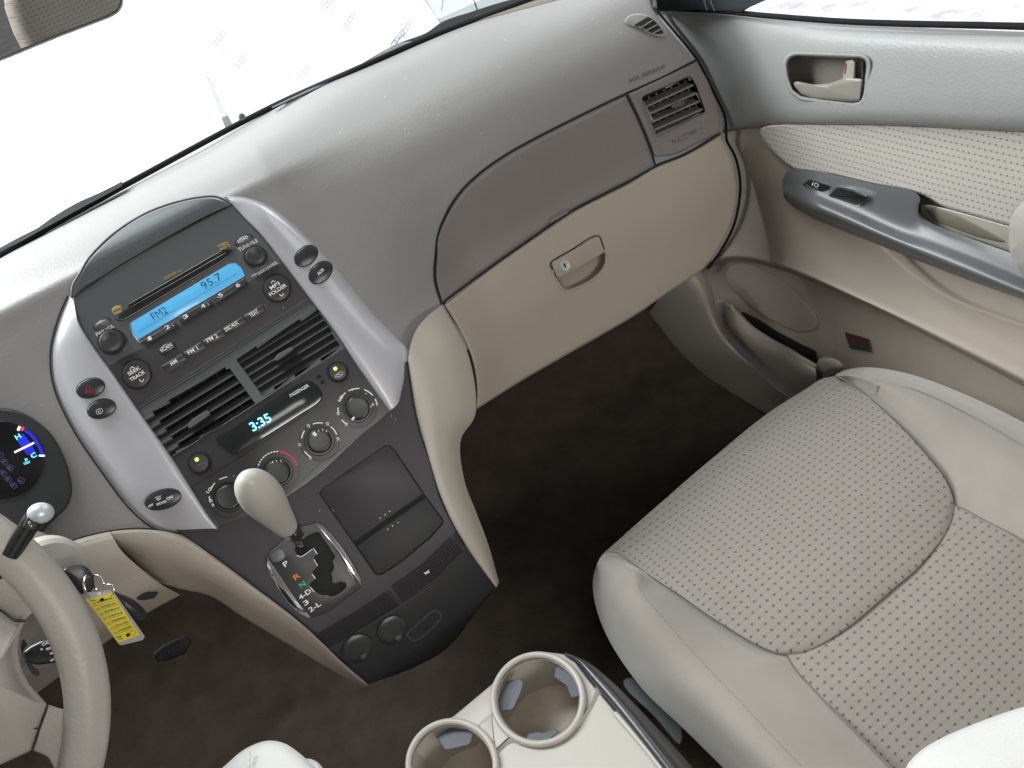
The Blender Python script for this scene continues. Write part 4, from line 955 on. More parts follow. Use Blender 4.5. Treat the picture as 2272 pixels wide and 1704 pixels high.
for s_, (x, y) in (('R', (0, 670)), ('N', (52, 750)), ('D', (115, 820)), ('4', (35, 880)), ('3', (92, 950)), ('2', (155, 1022)), ('L', (242, 968))):
    strokes('gear_frame', [zP([(x-42, y-8), (x-8, y-38), (x+42, y+2), (x+8, y+36), (x-42, y-8)])], 1.0, cons, M_gdim, IC, off=-.0004)
    text(s_, zP(x-8, y+18), zP(x+18, y-2), 6, cons, M_gdim, IC, off=-.0002)
# ================================================================== STEERING WHEEL AND COLUMN
wc = Vector((-.397, .529, CAM.z-.357)); wn = Vector((0, -math.cos(.507), math.sin(.507))); we = Vector((0, math.sin(.507), math.cos(.507)))
wheel = plane_surf(wc, wn)
SW = thing('steering_wheel', 'beige leather-grained steering wheel at the left edge', 'steering wheel', tuple(wc))
tube('rim', [wc+Vector((math.cos(a), 0, 0))*.1795+we*math.sin(a)*.1795 for a in (2*math.pi*i/24 for i in range(24))], 0.0155, M_hub, SW, n=24, res=120, closed=True, up=tuple(wn))
plate('airbag_cover', zO([(-900, 500), (-500, 560), (0, 700), (100, 768), (155, 762), (118, 850), (108, 950), (130, 1050), (180, 1150), (260, 1240), (290, 1272), (240, 1415), (195, 1550), (0, 1640), (-500, 1800), (-900, 1800)]), wheel, M_hub, SW, off=-.004, th=.012, bev=9, rad=8, dome=.03, angle=60)
plate('upper_spoke', zO([(-900, 200), (-200, 180), (0, 230), (170, 330), (310, 500), (430, 700), (470, 900), (400, 890), (370, 850), (345, 780), (310, 735), (262, 706), (205, 712), (155, 757), (100, 762), (0, 694), (-200, 640), (-900, 500)]), wheel, M_hub, SW, off=-.014, th=.014, bev=3, rad=4, angle=60)
plate('lower_spoke', zO([(292, 1272), (360, 1295), (418, 1308), (452, 1285), (468, 1180), (560, 1200), (600, 1400), (560, 1659), (520, 1800), (380, 1800), (330, 1659), (300, 1600), (260, 1575), (200, 1552), (240, 1415)]), wheel, M_hub, SW, off=-.014, th=.014, bev=3.5, rad=5, angle=60)
strokes('cover_gap', [(zO([(290, 1275), (240, 1415), (195, 1552)]), 4), (zO([(0, 1350), (60, 1385), (130, 1410), (232, 1420)]), 2.2), (zO([(-100, 640), (0, 698), (100, 768), (155, 760)]), 3)], 3, wheel, M_seam, SW, off=.0085, th=.0008)
plate('horn_recess', zO([(-60, 425), (0, 440), (22, 470), (18, 500), (0, 512), (-60, 510)]), wheel, M_seam, SW, off=0, th=.001, bev=.6)
SC = thing('steering_column', 'light beige steering column shroud behind the wheel', 'steering column', tuple(wc-wn*.05))
bm = bmesh.new(); L = []
cdir = -wn
for t, wx, wy in ((.045, .062, .05), (.06, .075, .058), (.14, .10, .062), (.22, .105, .062), (.30, .11, .06)):
    c = wc+cdir*t+Vector((.012, 0, -.004))
    ring = []
    for i in range(32):
        a = 2*math.pi*i/32; ca, sa = math.cos(a), math.sin(a)
        ring.append(bm.verts.new(c+Vector((1, 0, 0))*wx*math.copysign(abs(ca)**.6, ca)+we*wy*math.copysign(abs(sa)**.6, sa)))
    L.append(ring)
for a, b in zip(L, L[1:]):
    for i in range(32): bm.faces.new((a[i], a[(i+1) % 32], b[(i+1) % 32], b[i]))
bm.faces.new(L[0]); bm.faces.new(L[-1]); bmesh.ops.recalc_face_normals(bm, faces=bm.faces)
me = bpy.data.meshes.new('shroud'); bm.to_mesh(me); bm.free(); link('shroud', me, M_shroud, SC, angle=50)
ki = plane_surf(wc+Vector((.17, .10, -.05)), (.35, -.85, .35))
lathe('ignition_surround', zO(330, 470), off_s(ki, -.012), [(.030, -.04), (.030, -.004), (.026, 0), (.014, .001)], M_shroud, SC, off=0)
stalkp = off_s(wheel, -.035)
CS = thing('cruise_stalk', 'black cruise control stalk lettered CANCEL seen through the wheel', 'stalk', tuple(stalkp(*zO(260, 960))))
plate('stalk_body', zO([(135, 955), (180, 915), (250, 880), (372, 850), (440, 860), (470, 990), (420, 992), (330, 1018), (230, 1032), (160, 1012)]), stalkp, M_keyp, CS, off=0, th=.012, bev=4, rad=6, dome=.003, angle=60)
plate('stalk_cap', zO([(128, 880), (140, 868), (165, 905), (140, 950), (200, 1030), (240, 1075), (235, 1098), (200, 1085), (150, 1010), (124, 940)]), stalkp, M_rail, CS, off=-.01, th=.006, bev=2, smooth=True)
text('CANCEL', zO(258, 916), zO(362, 880), 6, stalkp, M_white, CS, off=.0162); text('RES', zO(285, 942), zO(325, 930), 4.5, stalkp, M_white, CS, off=.0162); text('+', zO(250, 945), zO(264, 938), 5, stalkp, M_white, CS, off=.0162)
text('SET', zO(308, 1010), zO(348, 998), 4.5, stalkp, M_white, CS, off=.0162)
strokes('arrow_mark', [(zO([(330, 918), (345, 914)]), 3), (zO([(358, 950), (372, 946)]), 3), (zO([(352, 990), (366, 986)]), 3), (zO([(305, 962), (340, 955)]), 4)], 3, stalkp, M_white, CS, off=.0158)
wsp = plane_surf(wc+Vector((.2, .03, .08)), wn)
WS = thing('wiper_stalk', 'black wiper stalk with a shiny silver end cap beside the cluster', 'stalk', tuple(wsp(*zP(300, 1500))))
a_, b_ = wsp(*zP(395, 1390)), wsp(*zP(120, 1830))
tube('stalk_arm', [a_, b_], lambda t: .0068-.001*t, M_keyp, WS, n=24, res=8)
_, ex_, ey_, n_ = frame(*zP(450, 1340), wsp)
bm = bmesh.new(); bmesh.ops.create_uvsphere(bm, u_segments=32, v_segments=20, radius=1)
cc = wsp(*zP(468, 1338), .004)
ad = (a_-b_).normalized()
for v in bm.verts:
    c = v.co; v.co = cc+ex_*c.x*.0086+ey_*c.y*.0075+n_*c.z*.008
me = bpy.data.meshes.new('end_cap'); bm.to_mesh(me); bm.free(); link('end_cap', me, mat('satin_silver', (.62, .66, .70), .38, metal=.35), WS)
plate('stalk_button', zP([(310, 1380), (350, 1362), (455, 1425), (400, 1530), (330, 1540), (255, 1500)]), wsp, M_btn2, WS, off=.0055, th=.004, bev=2.5, rad=4)
strokes('printed_icon', [zP([(325, 1440), (345, 1435), (345, 1460), (325, 1462), (325, 1440)]), zP([(340, 1480), (365, 1500), (362, 1475)])], 1.4, wsp, M_white, WS, off=.0098)
# key, ring, tag, fob
kp = plane_surf(wc+Vector((.175, .075, -.06)), (.25, -.9, .35))
KY = thing('car_key', 'black-headed car key in the ignition right of the steering wheel', 'key', tuple(kp(*zO(480, 510))))
plate('key_head', zO([(385, 452), (440, 427), (505, 424), (545, 450), (572, 500), (572, 555), (540, 595), (500, 600), (440, 540)]), kp, M_keyp, KY, off=0, th=.009, bev=3, smooth=True, dome=.001)
lathe('key_collar', zO(410, 500), kp, [(.006, -.04), (.006, .001)], M_chrome, KY, off=-.002)
RG = thing('key_ring', 'thin wire key rings looped through the black key head', 'key ring', tuple(kp(*zO(550, 560))))
def ring_px(c, r, o1, o2, rot=0, name='wire_ring'):
    pts = []
    for i in range(20):
        a = 2*math.pi*i/20; q = ell(0, 0, r[0], r[1], rot, 20)[i]; px = zO(c[0]+q[0], c[1]+q[1]); pts.append(kp(px[0], px[1], o1+(o2-o1)*(.5+.5*math.cos(a))))
    tube(name, pts, .0007, M_chrome, RG, n=10, res=60, closed=True)
ring_px((545, 560), (34, 78), .014, .004, -12); ring_px((552, 566), (32, 76), .017, .006, -18); ring_px((592, 545), (42, 62), .002, .012, -10); ring_px((665, 575), (30, 34), .006, .012)
TG = thing('key_tag', 'yellow handwritten key tag in a clear holder hanging from the key ring', 'key tag', tuple(kp(*zO(690, 740))))
plate('tag_holder', zO([(505, 600), (530, 588), (672, 572), (690, 580), (884, 858), (870, 880), (738, 912), (722, 905)]), kp, mat('tag_plastic', (.45, .46, .45), .25, trans=.3), TG, off=.008, th=.0016, bev=1.5, rad=3)
plate('paper_insert', zO([(525, 632), (682, 588), (850, 848), (722, 894)]), kp, M_yellow, TG, off=.0098, th=.0004, bev=.4)
Tq = [Vector(zO(*p)) for p in ((525, 632), (682, 588), (850, 848), (722, 894))]
def tq(u, v): return Tq[0].lerp(Tq[1], u).lerp(Tq[3].lerp(Tq[2], u), v)
ll = [([tq(.06, v), tq(.96, v)], .7) for v in (.17, .28, .39, .50, .61, .72, .83)]
random.seed(3)
for i, v in enumerate((.13, .25, .36, .47, .58, .69, .80)):
    u = .3; 
    while u < .9:
        du = random.uniform(.03, .08); ll.append(([tq(u, v-.035), tq(u+du*.5, v+.012), tq(u+du, v-.04)], 1.0)); u += du*1.15
    ll.append(([tq(.08, v), tq(.24, v-.005)], 1.3))
ll.append(([tq(.7, .88), tq(.9, .88), tq(.9, .96), tq(.7, .96), tq(.7, .88)], .8)); ll.append(([tq(.08, .90), tq(.3, .90)], 3)); ll.append(([tq(.10, .95), tq(.28, .95)], 2))
strokes('handwriting', ll, 1, kp, M_ink, TG, off=.0104, th=.0002)
for c in ((622, 634), (780, 848)): lathe('punched_hole', zO(*c), kp, [(.0016, -.0004), (.0016, .0004)], M_seam, TG, off=.0106, n=16)
FB = thing('key_fob', 'black plastic fob hanging behind the yellow key tag', 'key fob', tuple(kp(*zO(800, 690))))
plate('fob_body', zO([(690, 582), (735, 598), (800, 625), (855, 665), (893, 715), (885, 755), (840, 770), (780, 745), (720, 680)]), kp, M_keyp, FB, off=-.008, th=.01, bev=3.5, smooth=True, dome=.002)

# ================================================================== PASSENGER DOOR
DR = thing('passenger_door', 'grey and beige passenger door trim with patterned cloth insert', 'car door', (.78, .6, .6))
door = plane_surf((.785, 0, 0), (-1, .03, 0))
bot = zN([(560, 690), (700, 660), (870, 637), (1100, 630), (1350, 629), (1700, 640), (2000, 657), (2212, 668), (2400, 690)])
top = zN([(300, 42), (420, 42), (560, 36), (780, 62), (960, 82), (1300, 115), (1700, 140), (2000, 152), (2400, 168)])
midr = [zN([(340, 200), (480, 210), (700, 205), (1000, 215), (1300, 225), (1650, 235), (2000, 245), (2200, 250), (2400, 255)]),
        zN([(420, 420), (560, 420), (760, 420), (1000, 420), (1300, 425), (1650, 440), (2000, 450), (2200, 455), (2400, 460)])]
hout = zN([(1012, 320), (1030, 290), (1062, 280), (1390, 292), (1416, 305), (1420, 340), (1402, 480), (1385, 515), (1345, 522), (1090, 490), (1045, 455), (1020, 390)])
patch('upper_pad', Loft([top, midr[0], midr[1], bot]), door, M_doorup, DR, 180, 80, off=lambda u, v: (interp(v, [(0, -.02), (.06, .005), (.2, .018), (.55, .030), (.85, .034), (.97, .028), (1, .016)]))*(.25+.75*sstep(u, .08, .42)), skirt=.03, sides='', holes=[inset(v2(hout), -4)], angle=60)
hs = off_s(door, .028)
HD = hs
bowl('handle_cup', hout, hs, mat('cup_taupe', (.24, .225, .20), .45), DR, off=.001, depth=.030, ins=5, rad=6)
bowl('handle_bezel', hout, hs, M_doorup, DR, off=.002, depth=.004, ins=1.5, rad=6, lip=.002, lipw=9, floor=False)
plate('inner_handle', zN([(1047, 418), (1068, 410), (1150, 426), (1230, 420), (1285, 402), (1312, 388), (1400, 398), (1386, 512), (1340, 515), (1160, 500), (1090, 478), (1055, 440)]), hs, mat('handle_taupe', (.25, .235, .205), .38), DR, off=-.008, th=.012, bev=3.5, rad=5, dome=.002, angle=60)
plate('lock_knob', zN([(1312, 308), (1348, 300), (1362, 312), (1355, 400), (1300, 398), (1298, 380)]), hs, M_chrome if 0 else mat('lock_taupe', (.34, .31, .28), .3), DR, off=-.012, th=.014, bev=2.5, rad=4)
plate('lock_recess', zN([(1362, 312), (1400, 310), (1404, 395), (1358, 402)]), hs, mat('lock_brown', (.12, .105, .10), .3), DR, off=-.016, th=.010, bev=2, rad=3)
strokes('lock_mark', [(zN([(1312, 318), (1304, 372)]), 1.5)], 1.5, hs, M_red, DR, off=.0025)
# plastic below: middle bulge, then the recessed lower part
mid = Loft([zN([(540, 680), (700, 655), (870, 632), (1350, 625), (2000, 650), (2400, 680)]),
            [(1590, 420), (1640, 440), (1780, 480), (1950, 550), (2120, 610), (2360, 690)],
            [(1560, 560), (1640, 545), (1760, 575), (1900, 640), (2080, 720), (2360, 850)],
            [(1540, 600), (1615, 577), (1690, 586), (1875, 655), (2096, 765), (2360, 905)]])
patch('middle_panel', mid, door, M_doorm, DR, 50, 40, off=lambda u, v: interp(v, [(0, .0), (.35, .012), (.8, .034), (.93, .030), (1, .006)])*(.3+.7*sstep(u, .02, .25)), skirt=.02, sides='', angle=60)
lowp = Loft([[(1520, 600), (1612, 570), (1695, 580), (1880, 648), (2100, 757), (2380, 905)],
             [(1530, 660), (1620, 655), (1740, 700), (1900, 770), (2100, 880), (2380, 1000)],
             [(1590, 740), (1680, 770), (1790, 850), (1920, 930), (2100, 1020), (2380, 1160)],
             [(1640, 850), (1720, 890), (1850, 980), (1960, 1060), (2100, 1130), (2380, 1300)]])
patch('lower_panel', lowp, door, M_doorm, DR, 40, 30, off=0, skirt=.03, sides='', angle=60)
sp_ = zJ([(664, 345), (700, 292), (780, 272), (900, 298), (1050, 385), (1200, 505), (1290, 618), (1308, 690), (1270, 735), (1180, 748), (1050, 702), (900, 615), (760, 500), (690, 425)])
plate('speaker_grille', sp_, door, mat('grille_beige', (.34, .285, .25), .7, grain=(900, .0006)), DR, off=0, th=.004, bev=4, smooth=True)
pk = Loft([zJ([(580, 540), (640, 520), (760, 610), (850, 700), (1000, 800), (1150, 880), (1295, 990)]),
           zJ([(585, 600), (640, 660), (740, 760), (860, 860), (1000, 950), (1120, 1030), (1300, 1080)]),
           zJ([(600, 680), (650, 780), (760, 910), (900, 1045), (1010, 1140), (1090, 1220), (1300, 1300)])])
patch('map_pocket', pk, door, M_doorm, DR, 30, 24, off=lambda u, v: interp(v, [(0, .045), (.08, .055), (.5, .06), (1, .03)])*sstep(u, -.1, .2), skirt=.05, sides='', angle=60)
plate('pocket_opening', zJ([(765, 610), (790, 606), (900, 660), (1010, 735), (1160, 815), (1295, 880), (1310, 1000), (1150, 905), (1000, 828), (850, 742), (775, 685)]), door, M_seam, DR, off=.001, th=.001, bev=.8, rad=4)
tube('pocket_rim', [door(*p, .052) for p in zJ([(700, 560), (770, 688), (850, 745), (1000, 832), (1150, 905), (1300, 992)])], .004, M_doorm, DR, n=10)
plate('pocket_grip', zJ([(1300, 1010), (1305, 960), (1340, 925), (1420, 930), (1480, 965), (1490, 1000), (1400, 1050), (1330, 1060)]), door, M_doorm, DR, off=.02, th=.02, bev=5, smooth=True, dome=.004)
plate('reflector', zJ([(1497, 746), (1670, 798), (1688, 892), (1535, 862)]), door, mat('reflector_dark', (.05, .055, .05), .3), DR, off=0, th=.003, bev=1.2)
plate('reflector_lens', zJ([(1525, 765), (1655, 800), (1660, 822), (1540, 815)]), door, mat('reflector_red', (.09, .02, .025), .25), DR, off=.003, th=.001, bev=1)
patch('upper_pad_rear', Loft([[(2340, 74), (2800, 92), (3300, 118)], [(2340, 190), (2800, 205), (3300, 235)], [(2340, 304), (2800, 330), (3300, 372)]]), door, M_doorup, DR, 24, 16, off=lambda u, v: interp(v, [(0, -.02), (.06, .004), (.2, .017), (.55, .028), (.85, .030), (1, .014)]), skirt=.03, sides='', angle=60)
patch('rear_panel', Loft([[(2340, 300), (2800, 326), (3300, 366)], [(2340, 800), (2800, 900), (3300, 1000)], [(2370, 1290), (2800, 1450), (3300, 1650)]]), door, M_doorm, DR, 24, 20, off=lambda u, v: -.002+.02*math.sin(math.pi*v), skirt=.03, sides='', angle=60)
# cloth insert
fi = Coons(zH([(283, 290), (330, 262), (700, 250), (1200, 255), (1700, 275), (2212, 300), (2420, 315)]),
           zH([(540, 575), (800, 612), (1100, 682), (1430, 748), (1640, 856), (1800, 902), (2120, 992), (2420, 1060)]),
           zH([(283, 290), (300, 350), (400, 470), (470, 530), (540, 575)]), zH([(2420, 315), (2430, 600), (2420, 1060)]))
patch('cloth_insert', fi, door, M_dfabric, DR, 50, 24, off=lambda u, v: .016+.006*v, edge=(6, .005), skirt=.01, uv=lambda w_: (w_.y+w_.z*.1, w_.z))
# armrest
ar_top = zH([(450, 650), (480, 600), (545, 577), (640, 580), (800, 612), (1100, 682), (1420, 748), (1455, 790), (1440, 860), (1458, 915), (1530, 968), (1800, 1075), (2120, 1190), (2350, 1270)])
ar_mid = zH([(447, 690), (490, 650), (560, 650), (700, 720), (900, 800), (1200, 930), (1500, 1040), (1800, 1160), (2100, 1290), (2350, 1400)])
ar_edge = zH([(452, 740), (500, 770), (570, 800), (700, 860), (900, 945), (1200, 1075), (1500, 1200), (1800, 1320), (2100, 1440), (2350, 1540)])
ar_bot = zH([(460, 790), (520, 850), (600, 895), (720, 955), (900, 1030), (1170, 1138), (1500, 1270), (1800, 1385), (2050, 1475), (2350, 1580)])
patch('armrest', Loft([ar_top, ar_mid, ar_edge, ar_bot]), door, M_arm, DR, 80, 44, off=lambda u, v: interp(v, [(0, .036), (.4, .050), (.62, .066), (.78, .062), (.92, .036), (1, .012)])*(.45+.55*sstep(u, 0, .14)), skirt=.03, sides='', angle=60)
ars = off_s(door, .042)
plate('lock_switch', zH([(593, 690), (640, 650), (778, 690), (782, 705), (742, 748), (715, 745)]), ars, M_keyp, DR, off=-.004, th=.010, bev=1.6, rad=2.5)
strokes('printed_icon', [(zH([(672, 675), (665, 695)]), 2), zH([(685, 680), (705, 684), (712, 700), (695, 708), (682, 700), (685, 680)])], 1.3, ars, M_white, DR, off=.0065)
strokes('switch_edge', [zH([(620, 690), (650, 708), (715, 722)])], 1.6, ars, M_chrome, DR, off=.0065)
plate('window_switch', zH([(768, 775), (830, 710), (870, 704), (980, 728), (1076, 775), (1000, 852), (960, 848), (850, 815)]), ars, M_chrome, DR, off=-.003, th=.009, bev=1, rad=2)
plate('window_switch_key', zH([(785, 775), (835, 722), (870, 714), (975, 738), (1062, 778), (995, 842), (900, 812), (820, 785)]), ars, M_keyp, DR, off=.004, th=.006, bev=2, rad=2)
pcup = zH([(1452, 850), (1465, 838), (1520, 836), (1640, 862), (1800, 905), (2120, 996), (2300, 1040), (2300, 1260), (2100, 1182), (1900, 1110), (1700, 1045), (1520, 975), (1450, 930)])
plate('pull_cup', pcup, door, mat('cup_beige', (.34, .32, .275), .4), DR, off=.014, th=.005, bev=3, rad=6)
plate('pull_cup_shade', zH([(1500, 870), (1560, 862), (1700, 900), (1900, 1000), (2080, 1110), (1900, 1080), (1700, 1010), (1560, 950)]), door, mat('cup_shade', (.15, .135, .10), .5), DR, off=.016, th=.0045, bev=3, smooth=True)  # darker plate paints the shade inside the pull cup
ap = zH([(2100, 1000), (2110, 960), (2130, 900), (2170, 845), (2212, 800), (2320, 760), (2420, 760), (2420, 1420), (2330, 1420), (2240, 1370), (2160, 1290), (2100, 1160)])
plate('elbow_pad', ap, door, M_cup, DR, off=.03, th=.05, bev=14, rad=6, dome=.006, angle=70)
strokes('trim_line', [(zH([(1170, 1140), (1250, 1215), (1380, 1330), (1520, 1430), (1700, 1530), (1900, 1610), (2212, 1720)]), 5)], 5, door, M_doorm, DR, off=.036, th=.004)
# door glass, seal, mirror sail
bm = bmesh.new()
gx = .80
g = [bm.verts.new(p) for p in ((gx, -.35, .83), (gx, .98, .88), (gx-.08, .80, 1.22), (gx-.10, -.35, 1.34))]; bm.faces.new(g)
bmesh.ops.solidify(bm, geom=bm.faces[:], thickness=.004)
me = bpy.data.meshes.new('window_glass'); bm.to_mesh(me); bm.free(); link('window_glass', me, M_glass, DR, smooth=False)
seal = plane_surf((.797, 0, 0), (-1, 0, 0))
tube('window_seal', [seal(*p) for p in zN([(300, 44), (600, 50), (900, 78), (1300, 108), (1700, 122), (2000, 128), (2400, 138)])], .0035, M_rubber, DR, n=10)
plate('mirror_sail', zN([(300, -300), (250, 60), (560, 48), (785, 64), (830, 35), (905, 2), (1010, -60), (1100, -300)]), seal, mat('sail_black', (.035, .045, .05), .4), DR, off=0, th=.006, bev=2)
strokes('sail_edge', [(zN([(590, -20), (612, 52)]), 5), (zN([(620, -20), (650, 55)]), 4)], 4, seal, M_arm, DR, off=.007)
strokes('door_gap_shade', [[(p.x+5, p.y) for p in redge[6:]]+[(1612, 310), (1632, 350), (1642, 400), (1641, 440), (1628, 500), (1600, 555), (1570, 597)]], 6, door, M_rubber, DR, off=.013, th=.002)  # dark strip paints the shade in the gap between dashboard and door
# kick panel and sill
sill = plane_surf((.735, 0, 0), (-1, 0, 0))
SL = thing('sill_trim', 'beige kick panel and sill strip along the passenger footwell', 'sill trim', (.74, .9, .1))
kk = Loft([zJ([(120, 620), (180, 700), (240, 800), (335, 935), (450, 1022), (700, 1182), (960, 1330), (1300, 1520)]),
           zJ([(210, 500), (300, 620), (380, 740), (480, 860), (600, 960), (800, 1080), (1000, 1220), (1300, 1400)]),
           zJ([(320, 380), (430, 500), (500, 620), (580, 750), (700, 880), (860, 1010), (1050, 1170), (1300, 1340)]),
           zJ([(480, 300), (560, 430), (590, 560), (640, 720), (740, 860), (900, 1020), (1080, 1190), (1300, 1330)])])
patch('kick_panel', kk, sill, M_doorm, SL, 50, 24, off=lambda u, v: interp(v, [(0, -.004), (.15, .004), (.6, .022), (.85, .018), (1, -.012)]), skirt=.03, sides='', angle=60)

# ================================================================== PASSENGER SEAT
seat = plane_surf((0, .3, CAM.z-.79), (0, -.03, 1))
PS = thing('passenger_seat', 'beige passenger seat cushion with dotted cloth centre and plain velour bolsters', 'car seat', (.47, .35, .36))
suv = lambda w_: (w_.x, -w_.y*1.0+abs(min(0, w_.z-.36))*.8)
# seam between cloth and left bolster, from the front corner back; same on the right
sl = [(80, 777), (125, 782), (205, 838), (290, 895), (380, 952), (490, 1030), (600, 1100), (700, 1158), (780, 1190), (820, 1197)]
sr = [(1018, 62), (1080, 92), (1190, 185), (1300, 290), (1400, 402), (1460, 480), (1490, 545), (1500, 590)]
rc = [(820, 1197), (885, 1188), (950, 1160), (1030, 1112), (1100, 1060), (1250, 930), (1340, 855), (1400, 790), (1450, 725), (1485, 660), (1500, 590)]
fe = [(80, 777), (280, 600), (500, 410), (740, 215), (900, 112), (960, 74), (1018, 62)]
front = Coons(zK(fe), zK(rc), zK(sl), zK(sr))
patch('front_cloth', front, seat, M_fabric, PS, 50, 50, off=lambda u, v: interp(v, [(0, -.045), (.05, -.026), (.13, -.008), (.3, .006), (.7, .012), (.93, .005), (1, .000)])+.004*math.sin(math.pi*u), edge=(3, .0014), sides='LRB', skirt=.10, uv=suv)
lb_in = sl+[(862, 1262), (930, 1335), (1000, 1412), (1100, 1512), (1240, 1655), (1400, 1820)]
lb_mid = [(60, 800), (110, 830), (205, 870), (222, 935), (300, 1032), (370, 1115), (450, 1202), (550, 1308), (650, 1412), (760, 1530), (880, 1655), (1040, 1830)]
lb_mid2 = [(45, 830), (60, 880), (100, 960), (150, 1050), (210, 1140), (290, 1240), (380, 1345), (480, 1450), (600, 1570), (700, 1670), (860, 1850)]
lb_out = [(79, 777), (45, 830), (28, 900), (40, 1000), (80, 1110), (150, 1230), (250, 1360), (380, 1482), (480, 1580), (560, 1660), (720, 1830)]
lb = Loft([zK(lb_out), zK(lb_mid2), zK(lb_mid), zK(lb_in)])
patch('side_bolster', lb, seat, M_velour, PS, 70, 40, off=lambda u, v: interp(v, [(0, -.075), (.12, -.035), (.35, .006), (.6, .022), (.85, .010), (1, -.003)])*1.0-.02*(1-sstep(u, 0, .10)), edge=(5, .002), sides='B', skirt=.22, angle=70)
rb_in = list(sr)+[(1545, 610), (1600, 642), (1700, 692), (1790, 742), (1900, 810)]
rb_mid = [(1030, 50), (1130, 120), (1200, 101), (1300, 108), (1400, 145), (1500, 190), (1640, 262), (1784, 350), (1950, 450)]
rb_mid = [(1018, 60), (1080, 60), (1200, 80), (1330, 125), (1500, 215), (1640, 300), (1784, 390), (1950, 480)]
rb_out = [(1012, 60), (1050, 40), (1150, 27), (1300, 50), (1420, 88), (1520, 128), (1660, 190), (1790, 256), (1950, 340)]
rbb = Loft([zK(rb_in), zK([(1018, 61), (1100, 75), (1220, 140), (1350, 230), (1500, 350), (1640, 440), (1784, 530), (1930, 620)]), zK(rb_mid), zK(rb_out)])
patch('side_bolster', rbb, seat, M_velour, PS, 60, 36, off=lambda u, v: interp(v, [(0, -.003), (.25, .012), (.6, .024), (.85, .010), (1, -.018)])-.03*(1-sstep(u, 0, .12)), edge=(5, .002), sides='T', skirt=.22, angle=70)
rear = Coons(zK(rc), zK([(1400, 1820), (1700, 1560), (1900, 1380), (2050, 1250)]), zK([(820, 1197), (862, 1262), (930, 1335), (1000, 1412), (1100, 1512), (1240, 1655), (1400, 1820)]),
             zK([(1500, 590), (1545, 610), (1600, 642), (1700, 692), (1790, 742), (1900, 810), (2050, 1250)]))
patch('rear_cloth', rear, seat, M_fabric, PS, 50, 50, off=lambda u, v: interp(v, [(0, .000), (.1, .001), (.3, .0), (1, -.03)]), edge=(3, .0014), sides='LRT', skirt=.08, uv=suv)
ms = mat('seam_thread', (.17, .15, .13), .9)
tube('seam', [seat(*p, -.0008) for p in zK(sl)], .0011, ms, PS, n=8, res=60); tube('seam', [seat(*p, -.0008) for p in zK(rc)], .0011, ms, PS, n=8, res=60); tube('seam', [seat(*p, -.0008) for p in zK(rb_in)], .0011, ms, PS, n=8, res=60)
tube('seam', [seat(*p, -.0008) for p in zK(sl[-1:]+lb_in[len(sl):])], .0011, ms, PS, n=8, res=40)
# stitches along the bolster crests
def stitch(P, o, surf=seat, step=9):
    C_ = cr(v2(P), int(Curve(P).L/step)); return [([C_[i], C_[i].lerp(C_[i+1], .62)], 1.3) for i in range(len(C_)-1)]
strokes('stitching', stitch(zK([(205, 872), (222, 935), (300, 1032), (370, 1115), (450, 1202), (550, 1308), (650, 1412), (760, 1530), (880, 1655)]), .02), 1, seat, ms, PS, off=.0205, th=.0008)
strokes('stitching', stitch(zK([(1150, 114), (1200, 103), (1300, 108), (1400, 142), (1500, 190), (1640, 262), (1784, 350)]), .02), 1, seat, ms, PS, off=.0215, th=.0008)
arm = plane_surf((0, 0, CAM.z-.555), (0, 0, 1))
def pad_mesh(name, pts, surf, m, parent, fall=.05):
    return plate(name, pts, surf, m, parent, off=-fall, th=fall, bev=16, smooth=True, dome=.008, angle=80)
pad_mesh('armrest_pad', zT([(1180, 1210), (1230, 1120), (1320, 1030), (1480, 930), (1740, 815), (1950, 735), (2212, 650), (2500, 600), (2900, 700), (3000, 1100), (2700, 1500), (2000, 1700), (1300, 1500)]), arm, M_white_v, PS, .04)
# bucket side and base under the cushion
bm = bmesh.new(); bmesh.ops.create_cube(bm, size=1)
for v in bm.verts: v.co = Vector((.50+v.co.x*.40, .22+v.co.y*.50, .22+v.co.z*.14))
me = bpy.data.meshes.new('seat_base'); bm.to_mesh(me); bm.free(); link('seat_base', me, M_lowblk, PS, smooth=False)
# driver's armrest
DA = thing('driver_seat', 'pale velour armrest tip of the driver seat at the bottom edge', 'car seat', tuple(arm(600, 1690)))
pad_mesh('armrest_pad', zF([(60, 790), (120, 720), (200, 655), (300, 618), (380, 630), (450, 675), (500, 720), (560, 790), (560, 950), (400, 1100), (100, 1050)]), arm, M_white_v, DA, .045)
strokes('stitching', stitch(zF([(222, 668), (222, 690), (218, 760)]), 0), 1, arm, ms, DA, off=.0065, th=.0008)
plate('armrest_hinge', zF([(480, 705), (530, 715), (570, 760), (600, 850), (480, 850)]), arm, M_white_v, DA, off=-.06, th=.03, bev=6, smooth=True)

def cushion(name, c, s, m, parent):
    bm = bmesh.new(); bmesh.ops.create_cube(bm, size=2); bmesh.ops.subdivide_edges(bm, edges=bm.edges[:], cuts=10, use_grid_fill=True)
    for v in bm.verts:
        p = v.co.copy(); p = p/((abs(p.x)**4+abs(p.y)**4+abs(p.z)**4)**(1/4)); v.co = Vector((c[0]+p.x*s[0], c[1]+p.y*s[1], c[2]+p.z*s[2]))
    me = bpy.data.meshes.new(name); bm.to_mesh(me); bm.free()
    l = me.uv_layers.new(name='UVMap')
    for i, lp in enumerate(me.loops): v = me.vertices[lp.vertex_index].co; l.data[i].uv = (v.x, v.z)
    return link(name, me, m, parent, angle=80)
cushion('seat_cushion', (-.42, .08, .30), (.25, .26, .09), M_velour, DA); cushion('backrest', (-.44, -.34, .68), (.25, .09, .38), M_fabric, DA)  # unseen cushion and backrest, added to block light into the driver footwell
